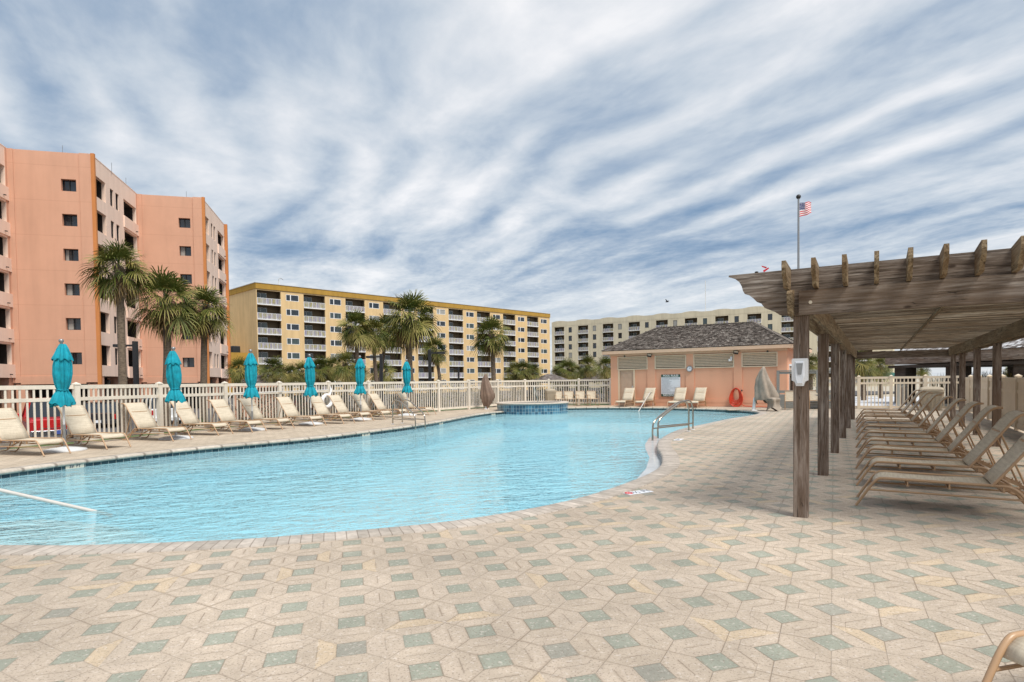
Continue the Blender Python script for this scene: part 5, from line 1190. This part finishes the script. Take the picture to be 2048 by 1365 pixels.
def palm(label,base,top,group,kind=0,r=.15,scale=1.0,bend=(0,0)):
    b=Vector(base); t_=Vector(top)-b; o=thing('palm_tree',label,'palm tree',base,0,group)
    PK[0]+=1; rr=random.Random(PK[0]*17); pts=[];rs=[]; n=14
    for i in range(n+1):
        f=i/n; bow=math.sin(math.pi*f); p=t_*f+Vector((bend[0]*bow,bend[1]*bow,0)); pts.append(p); rs.append(r*.9*(1.18-.25*f)*rr.uniform(.95,1.05)*(1.25 if f>.9 else 1)*(1.3 if f<.05 else 1))
    q=MB(); q.tube(pts,rs,12)
    # leaf bases under the crown
    for k in range(26):
        a=rr.uniform(0,6.28); z=rr.uniform(-.55,.02)*scale; c=t_+Vector((math.cos(a)*r*.95,math.sin(a)*r*.95,z)); e=c+Vector((math.cos(a)*.12*scale,math.sin(a)*.12*scale,.16*scale)); q.beam(c,e,.05*scale,.03*scale)
    q.build('trunk',M['trunk'],o)
    a,dr=(CR if kind==0 else SC_)[PK[0]%(4 if kind==0 else 3)]
    for nm,me in (('crown',a),('dry_fronds',dr)):
        c=bpy.data.objects.new(nm,me); COL.objects.link(c); c.parent=o; c.location=t_; c.rotation_euler=(0,0,rr.uniform(0,6.28)); c.scale=(scale*rr.uniform(.95,1.05),scale*rr.uniform(.95,1.05),scale)
def palm_px(label,bx,cx,cy,dist_,rpx,group,kind=0,gz=-.85,tr=.15,bend=(0,0)):
    """trunk foot seen in column bx, heart of the crown at (cx,cy), at dist_ metres"""
    c=D(cx,cy,dist_); b=D(bx,760,dist_); sc=rpx*dist_/1210/(1.40 if kind==0 else 1.15)
    palm(label,(b.x,dist_,gz),(c.x,dist_,c.z),group,kind,tr,sc,bend)
g='tall palms in front of the pink block'
palm_px('tallest cabbage palm in front of the pink block, left of the lamp post',246,238,535,21.0,72,g,0,-.85,.135)
palm_px('middle cabbage palm of the three before the pink block, behind the second umbrella',322,331,598,23.5,76,g,0,-.85,.155,(.12,0))
palm_px('rightmost cabbage palm of the three before the pink block',403,409,618,26.5,62,g,0,-.85,.14)
g='palms in front of the yellow block'
palm_px('palm with a straight trunk above the fifth umbrella',720,711,655,38,45,g,0,-.85,.13)
palm_px('shaggy palm beside the dark lamp post before the yellow block',757,745,664,39.5,42,g,0,-.85,.13)
palm_px('slim palm crowded behind the shaggy palm before the yellow block',748,774,660,41.0,40,g,0,-.85,.13)
palm_px('largest palm before the yellow block, with a curved leaning trunk',833,819,632,31.0,66,g,0,-.85,.165,(-.18,0))
palm_px('small crowned palm beside the lamp post right of the largest palm',879,869,698,44,34,g,0,-.85,.13,(.2,0))
palm_px('lone palm at the right end of the yellow block',989,984,668,36,48,g,0,-.85,.14)
g='short palms behind the fence'
for bx,cy,r_,d_,lab in ((478,738,30,40,'short palm tucked against the right edge of the pink block'),(508,748,26,47,'short palm behind the third umbrella'),(548,737,32,44,'short palm with a bare trunk right of the third umbrella'),(582,747,25,48,'smallest short palm left of the fourth umbrella'),(604,744,28,50,'short palm just left of the fourth umbrella'),(640,738,32,46,'short palm just right of the fourth umbrella'),(666,735,30,47,'bushy short palm between the fourth and fifth umbrellas'),(690,730,36,44,'widest short palm between the fourth and fifth umbrellas'),(712,742,28,50,'short palm directly behind the fifth umbrella'),(762,745,32,48,'short palm behind the lamp post left of the farthest umbrella'),(1027,745,28,48,'short palm left of the lamp post near the spa'),(1046,741,26,47,'short palm just left of the lamp post near the spa'),(1066,745,26,50,'short palm just right of the lamp post near the spa'),(1116,748,24,55,'low palm above the grey kiosk roof'),(1136,740,28,54,'short palm right of the grey kiosk roof'),(1152,746,24,56,'bushy low palm left of the taller short palm'),(1174,731,27,52,'taller short palm before the cream block'),(1213,734,28,48,'short palm against the left corner of the pool house')):
    palm_px(lab,bx,bx+(bx%7)-3,cy,d_,r_,g,1,-.85,.14)
g='palms beyond the gate'
palm_px('palm seen under the pergola roof left of the gate',1728,1726,727,38,32,g,1,-.5,.15)
palm_px('palm with dry fronds seen under the pergola roof above the gate',1763,1760,733,41,28,g,1,-.5,.14)
palm_px('small starry palm beside the pavilion beyond the gate',1843,1843,738,46,17,g,1,-.5,.10)
palm_px('palm glimpsed between the first two pergola posts',1622,1622,728,45,26,g,1,-.5,.14)
palm_px('small palm under the pavilion eave at the right',2018,2018,742,60,12,g,1,-.5,.10)
# shrubs
def shrub(label,p,rx,rz_,seed,mat='shrub',name='shrub',n=420,ls=.09,grp='shrubs behind the fence'):
    rr=random.Random(seed); V=[];Fc=[];T=[]
    for k in range(n):
        a=rr.uniform(0,6.28); u=rr.uniform(-.2,1); s_=math.sqrt(max(0,1-u*u))*rr.uniform(.5,1.05); c=Vector((math.cos(a)*s_*rx*(1+.3*math.sin(3*a+seed)),math.sin(a)*s_*rx*.8,rz_*(max(u,0.02))*rr.uniform(.75,1.1)))
        d1=Vector((rr.uniform(-1,1),rr.uniform(-1,1),rr.uniform(-.3,1))).normalized()*ls; d2=d1.cross(Vector((rr.uniform(-1,1),rr.uniform(-1,1),rr.uniform(-1,1)))).normalized()*ls*.45
        o=len(V); V+=[c-d1*.5,c+d2*.5,c+d1,c-d2*.5]; Fc.append((o,o+1,o+2,o+3)); T.append(rr.uniform(.1,.9))
    me=bpy.data.meshes.new('foliage'); me.from_pydata([tuple(v) for v in V],[],Fc); at=me.attributes.new('tone','FLOAT','FACE'); at.data.foreach_set('value',T); me.materials.append(M[mat]); me.update()
    o=thing(name,label,'shrub',p,0,grp); c=bpy.data.objects.new('foliage',me); COL.objects.link(c); c.parent=o
    q=MB(); 
    for k in range(4): a=k*1.6+seed; q.tube([(0,0,-.1),(math.cos(a)*rx*.3,math.sin(a)*rx*.3,rz_*.55)],.02,5)
    q.build('stem',M['trunk'],o)
for px_,d_,rx,h_,lab in ((398,24,.8,1.0,'green shrub behind the fence under the third tall palm'),(378,25.5,.6,.9,'small shrub behind the fence left of the third tall palm'),(880,35.5,.8,2.6,'green shrub rising just above the fence below the yellow block'),(740,40,1.2,1.6,'dark hedge bush behind the fence below the fifth umbrella'),(1085,47,1.5,2.2,'wide bush behind the fence left of the bin'),(1155,49,1.6,2.2,'wide bush behind the patio chairs'),(1195,47,1.4,2.0,'bush behind the fence at the pool house corner'),(980,44,1.6,1.6,'low bush behind the fence right of the covered pool lift'),(845,42,1.5,1.5,'low bush behind the fence right of the farthest umbrella'),(1625,38,1.2,2.6,'leafy bush between the first two pergola posts')):
    p=D(px_,760,d_); shrub(lab,(p.x,d_,-.85),rx,h_,px_)
for k in range(17):  # hedge row, added to darken the gaps where car park shade lies
    px_=505+k*44; d_=[40,43,41][k%3]+max(0,(px_-800)*.012); p=D(px_,760,d_); shrub('dark hedge bush added to deepen the shaded gaps between the far fence pickets',(p.x,d_,-.85),1.25,1.95+.1*(k%2),px_+3,'hedge','shade_hedge',520,.15,'hedge bushes behind the far fence')
# hedge of dune grass behind the solid fence
rr=random.Random(77); V=[];Fc=[];T=[]
for k in range(5200):
    x=rr.uniform(0,16); y=rr.uniform(-1,10); h_=rr.uniform(.5,1.0); hz=.6*math.sin(x*.5)+.15*y*.2
    a=rr.uniform(0,6.28); ln=Vector((math.cos(a),math.sin(a),0))*.25*h_; w_=Vector((-math.sin(a),math.cos(a),0))*.018; c=Vector((x,y,hz*.4)); o=len(V); V+=[c-w_,c+w_,c+ln*.4+Vector((0,0,h_*.7))+w_*.6,c+ln*.4+Vector((0,0,h_*.7))-w_*.6,c+ln+Vector((0,0,h_))]; Fc+=[(o,o+1,o+2,o+3),(o+3,o+2,o+4)]; t0=rr.uniform(.1,.9); T+=[t0,t0]
me=bpy.data.meshes.new('dune_grass'); me.from_pydata([tuple(v) for v in V],[],Fc); at=me.attributes.new('tone','FLOAT','FACE'); at.data.foreach_set('value',T); me.materials.append(M['dune_grass']); me.update()
o=bpy.data.objects.new('dune_grass',me); COL.objects.link(o); o.location=(22,23,.55); tag(o,'tawny dune grass beyond the solid fence','grass',kind='stuff')
q=MB(); q.lathe([(13,-1.6),(11,-.6),(8,.15),(4,.5),(.01,.6)],32,c=(30,28),fn=lambda r,z,a:(r*(1+.1*math.sin(3*a)),z)); o=q.build('dune',M['sand']); tag(o,'low sand dune beyond the fence','dune',kind='structure')
# ------------------------------------------------------------------ lamp posts, flag, bird
def lamp(label,px_,top,d_,side):
    c=D(px_,top,d_); o=thing('lamp_post',label,'lamp post',(c.x,d_,-.85),0,'black lamp posts behind the fence')
    h_=c.z+.85; q=MB(); q.bbox(-.085,.085,-.085,.085,0,h_,.01); q.box(-.14,.14,-.14,.14,0,.12); q.build('pole',M['black_metal'],o)
    q=MB(); q.box(*( (.085,.45) if side>0 else (-.45,-.085)),-.04,.04,h_-.22,h_-.14); q.build('arm',M['black_metal'],o)
    x0=.45*side; q=MB(); q.bbox(min(x0,x0+.42*side),max(x0,x0+.42*side),-.16,.16,h_-.24,h_-.12,.015); f=q.build('lamp_head',M['black_metal'],o); q=MB(); q.box(min(x0+.05*side,x0+.36*side),max(x0+.05*side,x0+.36*side),-.12,.12,h_-.25,h_-.241); q.build('lens',M['tile_beige'],f)
lamp('black lamp post right of the tallest palm at the pink block',270,683,26,-1)
lamp('black lamp post behind the shaggy palm before the yellow block',762,708,36,-1)
lamp('black lamp post before the small crowned palm',859,700,34,1)
lamp('black lamp post among the short palms near the spa',1057,728,50,1)
lamp('thin dark lamp post below the middle of the yellow block',917,735,60,-1)
c=D(1597,394,45.0); fl_=thing('flagpole','tall grey flagpole with a dark ball top behind the pergola','flagpole',(c.x,45,-.9))
q=MB(); q.tube([(0,0,0),(0,0,c.z+.9-.15)],[.11,.065],12); q.build('pole',M['grey_metal'],fl_)
q=MB(); q.sphere((0,0,c.z+.9),.17,16,10); q.build('ball',M['black_metal'],fl_)
m,t=newmat('flag_cloth'); u=t.sep(t.uv()); st_=t.m('FLOOR',t.m('MULTIPLY',u[1],13.0)); odd=t.m('MODULO',st_,2.0); c_=t.mix(odd,(.50,.012,.03),(.75,.73,.73))
can=t.m('MULTIPLY',t.m('LESS_THAN',u[0],.42),t.m('GREATER_THAN',u[1],6/13)); gx=t.m('ABSOLUTE',t.m('SUBTRACT',t.m('FRACT',t.m('MULTIPLY',u[0],14.3)),.5)); gy=t.m('ABSOLUTE',t.m('SUBTRACT',t.m('FRACT',t.m('MULTIPLY',t.m('SUBTRACT',u[1],6/13),9.3)),.5)); star=t.m('LESS_THAN',t.m('ADD',gx,gy),.28)
c_=t.mix(can,c_,t.mix(star,(.02,.03,.13),(.75,.75,.78))); t.put(t.b.inputs['Base Color'],c_); t.b.inputs['Roughness'].default_value=.8
fg=thing('flag','stars and stripes flag fluttering near the top of the flagpole','flag',(c.x,45,c.z-.45))
q=MB(); q.smooth=True; nx,ny=18,8
def fpt(i,j):
    u_,v_=i/nx,j/ny; x=.08+.90*u_; return (x,.10*math.sin(u_*7+v_*1.5)*u_,-1.02+1.02*v_+ .26*u_*(1-.7*v_)+.06*math.sin(u_*9+v_)*u_)
for i in range(nx):
    for j in range(ny): q.quad(fpt(i,j),fpt(i+1,j),fpt(i+1,j+1),fpt(i,j+1),[(i/nx,j/ny),((i+1)/nx,j/ny),((i+1)/nx,(j+1)/ny),(i/nx,(j+1)/ny)])
q.build('cloth',m,fg)
c=D(1334,604,70); bd_=thing('bird','dark bird flying in the sky above the pool house','bird',tuple(c),R(40))
q=MB(); q.lathe([(.01,-.28),(.05,-.16),(.07,0),(.05,.14),(.03,.2),(.001,.25)],10); q.v=[(x,z,y) for x,y,z in q.v]; q.add([(0,.08,.02),(.25,.05,.18),(.5,-.06,.12),(.25,-.1,.14),(0,-.1,.02)],[(0,1,3,4),(1,2,3)]); q.add([(0,.08,.02),(-.22,.05,.22),(-.42,-.06,.30),(-.22,-.1,.2),(0,-.1,.02)],[(0,4,3,1),(1,3,2)]); q.build('body',M['black_metal'],bd_)
wf=thing('ribbon','scrap of red and black ribbon caught on the left end of the pergola beam','ribbon',ploc(-.36,-.097,2.646),RZP)
q=MB(); q.add([(0,0,0),(.05,.01,.035),(.045,.012,.05),(-.01,0,.02)],[(0,1,2,3)]); q.add([(.02,.01,.04),(-.02,0,.06),(-.025,.0,.075),(.03,.01,.055)],[(0,1,2,3)]); q.build('tail',M['red'],wf)
q=MB(); q.sphere((-.075,0,.008),.016,8,6,(1.3,1,.7)); q.build('clip',M['black_metal'],wf)
# ------------------------------------------------------------------ cars
def wheel(o,x,y,r_,w_=.2):
    q=MB(Matrix.Translation((x,y,r_)) @ Matrix.Rotation(R(90),4,'Y')); q.lathe([(r_*.62,-w_/2),(r_*.93,-w_/2),(r_,-w_*.35),(r_,w_*.35),(r_*.93,w_/2),(r_*.62,w_/2)],24,cap=False); t_=q.build('wheel',M['black_rubber'],o)
    q=MB(Matrix.Translation((x,y,r_)) @ Matrix.Rotation(R(90),4,'Y')); q.lathe([(.001,-w_*.42),(r_*.63,-w_*.42),(r_*.63,w_*.42),(.001,w_*.42)],18,cap=False); q.build('rim',M['chrome'],t_)
def loft(mb,secs):
    """secs: list of (y, [(x,z)...half profile bottom->top]) mirrored"""
    R_=[]
    for y,hp_ in secs: R_.append([(x,y,z) for x,z in hp_]+[(-x,y,z) for x,z in reversed(hp_)])
    n=len(R_[0]); v=[p for r_ in R_ for p in r_]; f=[]
    for k in range(len(R_)-1):
        for i in range(n): j=(i+1)%n; f.append((k*n+i,k*n+j,(k+1)*n+j,(k+1)*n+i))
    f.append(tuple(range(n-1,-1,-1))); f.append(tuple((len(R_)-1)*n+i for i in range(n))); mb.add(v,f,smooth=False)
def car(label,cat,p,rz,col,kind):
    o=thing({'pickup':'pickup_truck','suv':'parked_car','sedan':'parked_car'}[kind],label,cat,p,rz,'cars parked behind the fence')
    L_,W_={'pickup':(5.4,.97),'suv':(4.5,.92),'sedan':(4.7,.90)}[kind]; r_=.40 if kind=='pickup' else .33; b0=.5 if kind=='pickup' else .28
    hz=1.12 if kind=='pickup' else (.98 if kind=='suv' else .86); roof={'pickup':1.86,'suv':1.68,'sedan':1.42}[kind]
    def sec(y,w_,z0,z1): return (y,[(w_*.9,z0),(w_,z0+.15),(w_,z1-.12),(w_*.95,z1)])
    q=MB(); h=L_/2
    loft(q,[sec(-h,W_*.9,b0+.12,hz-.04),sec(-h+.12,W_*.97,b0,hz),sec(-h+1.2,W_,b0-.05,hz),sec(h-1.3,W_,b0-.05,hz-.02),sec(h-.3,W_*.96,b0,hz-.14),sec(h,W_*.86,b0+.1,hz-.26)])
    body=q.build('body',M[col],o)
    c0,c1={'pickup':(-.35,1.55),'suv':(-2.1,1.0),'sedan':(-1.75,1.1)}[kind]; s0={'pickup':.12,'suv':.25,'sedan':.75}[kind]; s1=.75
    q=MB(); loft(q,[(c0,[(W_*.93,hz-.02),(W_*.93,hz)]),(c0+s0,[(W_*.93,hz-.02),(W_*.76,roof)]),(c1-s1,[(W_*.93,hz-.02),(W_*.76,roof)]),(c1,[(W_*.93,hz-.02),(W_*.93,hz)])]); q.build('windows',M['dark_glass'],o)
    q=MB(); loft(q,[(c0+s0*.9,[(W_*.77,roof-.06),(W_*.74,roof+.02)]),(c0+s0+.2,[(W_*.775,roof-.05),(W_*.72,roof+.04)]),(c1-s1-.1,[(W_*.775,roof-.05),(W_*.72,roof+.04)]),(c1-s1*.85,[(W_*.77,roof-.08),(W_*.74,roof)])])
    for s_ in (-1,1):
        for (ya,yb) in ((c0+.02,c0+s0),(c1-.02,c1-s1),((c0+c1)/2-.1,(c0+c1)/2-.1)): q.beam((s_*W_*.935,ya,hz),(s_*W_*.765,yb,roof),.07,.07)
    q.build('roof',M[col],o)
    for s_ in (-1,1):
        for yy in (-h+.95,h-.95): wheel(o,s_*(W_-.1),yy,r_)
        q=MB(); q.bbox(s_*W_*.86-.09,s_*W_*.86+.09,-h-.03,-h+.1,hz-.36 if kind!='pickup' else hz-.48,hz-.08,.015); q.build('tail_light',M['tail_red'],o)
        q=MB(); q.bbox(s_*W_*.7-.16,s_*W_*.7+.16,h-.12,h+.02,hz-.50,hz-.33,.02); q.build('headlight',M['white_plastic'],o)
        q=MB(); q.bbox(s_*(W_+.1)-.09,s_*(W_+.1)+.09,c1-.55,c1-.42,hz-.02,hz+.14,.02); q.build('mirror',M[col],o)
    q=MB(); q.bbox(-W_*.95,W_*.95,-h-.16,-h+.02,b0-.02,b0+.2,.03); q.build('bumper',M['chrome' if kind=='pickup' else col],o)
    q=MB(); q.box(-.17,.17,-h-.175,-h-.162,b0+.04,b0+.19); q.build('number_plate',M['plate_blue' if kind=='pickup' else 'sign_white'],o)
    if kind=='pickup':
        q=MB(); q.box(-W_*.80,W_*.80,-h-.02,-h+.02,b0+.2,hz-.03); q.box(-.14,.14,-h-.03,-h-.021,hz-.2,hz-.12); tg=q.build('tailgate',M[col],o); q=MB(); q.box(-W_*.7,W_*.7,-h-.027,-h-.021,hz-.36,hz-.34); q.build('trim',M['chrome'],tg)
def carpx(label,cat,px_,d_,hd,col,kind):
    p=D(px_,800,d_); car(label,cat,(p.x,d_,-.85),R(-hd),col,kind)
carpx('red pickup truck seen from behind through the fence','pickup truck',104,25.5,-42,'car_red','pickup')
carpx('dark saloon car behind the fence between the first two umbrellas','car',205,36,-28,'car_dark','sedan')
carpx('white off-road car behind the fence left of the second umbrella','car',318,38,-40,'car_white','suv')
carpx('silver car behind the fence right of the third umbrella','car',537,47,-25,'car_silver','suv')
carpx('maroon car behind the fence left of the fourth umbrella','car',600,49,-60,'car_maroon','sedan')
# ------------------------------------------------------------------ small roofs and the beach pavilion
def hip(mb,x0,x1,y0,y1,ze,zr,inset,th=.12):
    ym=(y0+y1)/2; A=[(x0,y0,ze),(x1,y0,ze),(x1,y1,ze),(x0,y1,ze)]; r0,r1=(x0+inset,ym,zr),(x1-inset,ym,zr); s_=math.hypot(zr-ze,(y1-y0)/2); s2=math.hypot(zr-ze,inset)
    mb.add([A[0],A[1],r1,r0],[(0,1,2,3)],[[(0,0),(x1-x0,0),(x1-x0-inset,s_),(inset,s_)]]); mb.add([A[2],A[3],r0,r1],[(0,1,2,3)],[[(0,0),(x1-x0,0),(x1-x0-inset,s_),(inset,s_)]])
    mb.add([A[1],A[2],r1],[(0,1,2)],[[(0,0),(y1-y0,0),((y1-y0)/2,s2)]]); mb.add([A[3],A[0],r0],[(0,1,2)],[[(0,0),(y1-y0,0),((y1-y0)/2,s2)]])
def kiosk(label,px_,d_,w_,ze,zr,mat,walls,rz,inset=None):
    p=D(px_,760,d_); o=thing('kiosk',label,'kiosk',(p.x,d_,-.85),rz); q=MB(); hip(q,-w_/2,w_/2,-w_*.4,w_*.4,ze+.85,zr+.85,inset or w_*.42); q.build('roof',M[mat],o)
    q=MB(); 
    for a,b,c_,d__ in ((-w_/2,w_/2,-w_*.4,-w_*.4+.04),(-w_/2,w_/2,w_*.4-.04,w_*.4),(-w_/2,-w_/2+.04,-w_*.4+.04,w_*.4-.04),(w_/2-.04,w_/2,-w_*.4+.04,w_*.4-.04)): q.box(a,b,c_,d__,ze+.68,ze+.845)
    q.build('fascia',M['pink_wall' if walls else 'wood_dark'],o)
    if walls: q=MB(); q.box(-w_/2+.3,w_/2-.3,-w_*.4+.3,w_*.4-.3,0,ze+.7); q.build('wall',M['pink_wall'],o)
    else:
        for sx in (-1,1):
            for sy in (-1,1): q=MB(); q.box(sx*(w_/2-.3)-.07,sx*(w_/2-.3)+.07,sy*(w_*.4-.3)-.07,sy*(w_*.4-.3)+.07,0,ze+.70); q.build('post',M['wood_z'],o)
kiosk('grey shingled kiosk roof left of the patio chairs, beyond the fence',1100,50,3.3,1.5,2.05,'shingle_brown',False,R(-10))
kiosk('grey shingled kiosk roof beside the pool house corner, beyond the fence',1200,52,3.3,1.5,2.05,'shingle_brown',False,R(-20))
kiosk('pink hip roofed pump house behind the third umbrella',512,44,3.4,1.45,2.2,'shingle_brown',True,R(20))
pv=thing('beach_pavilion','dark timber beach pavilion with a pale shingle roof beyond the solid fence','pavilion',(21.4,34,-.9),R(-88))
q=MB(); hip(q,-.2,9.5,-.3,7.5,3.55,5.6,3.2); q.build('roof',M['shingle_pale'],pv)
q=MB(); q.box(-.2,9.5,-.3,-.22,3.05,3.53); q.box(-.2,-.12,-.22,7.5,3.05,3.53); q.box(9.42,9.5,-.22,7.5,3.05,3.53); q.box(-.2,9.5,7.42,7.5,3.05,3.53); q.build('fascia',M['wood_x'],pv)
q=MB(); q.box(-.1,9.4,-.2,7.4,2.85,3.0); q.build('ceiling',M['wood_dark'],pv)
for x in (.6,4.4,8.3):
    for y in (.3,6.8): q=MB(); q.box(x-.45,x+.45,y-.3,y+.3,0,2.9); q.build('post',M['wood_dark'],pv)
# boardwalk rails beyond the gate
def bw(label,y0,x0,y1,x1):
    a,b=ploc(x0,y0),ploc(x1,y1); o=thing('boardwalk_railing',label,'railing',a); d=b-a; n=5
    for k in range(n+1): q=MB(Matrix.Translation(d*k/n)); q.box(-.06,.06,-.06,.06,-.9,1.1); q.build('post',M['grey_paint'],o)
    q=MB(); q.beam(Vector((0,0,1.13)),d+Vector((0,0,1.13)),.16,.05); q.beam(Vector((0,0,.95)),d+Vector((0,0,.95)),.04,.12); q.build('rail',M['grey_paint'],o)
    q=MB(); m=int(d.length/.16)
    for k in range(m): p=d*((k+.5)/m); q.beam(p+Vector((0,0,.05)),p+Vector((0,0,.95)),.11,.025,d.normalized())
    q.build('planks',M['wood_z'],o)
bw('grey capped plank railing along the left of the boardwalk beyond the gate',27,-1.6,34,-1.9)
bw('grey capped plank railing along the right of the boardwalk beyond the gate',27,1.6,36,2.6)
for k,px_ in enumerate((1722,1756,1782)):
    p=D(px_,749,46); o=thing('beach_canopy',['teal beach canopy top left of the gate post','teal beach canopy top behind the middle of the gate','teal beach canopy top right of the other two'][k],'canopy',(p.x,46,-.9),0,'teal canopies beyond the gate')
    q=MB(); q.lathe([(.62,2.32),(.6,2.38),(.35,2.62),(.001,2.72)],8); q.build('canopy',simple('teal_dark',(.0,.10,.10),.7,.1),o); q=MB(); q.cyl(0,0,0,2.4,.03,8); q.build('pole',M['white_metal'],o)
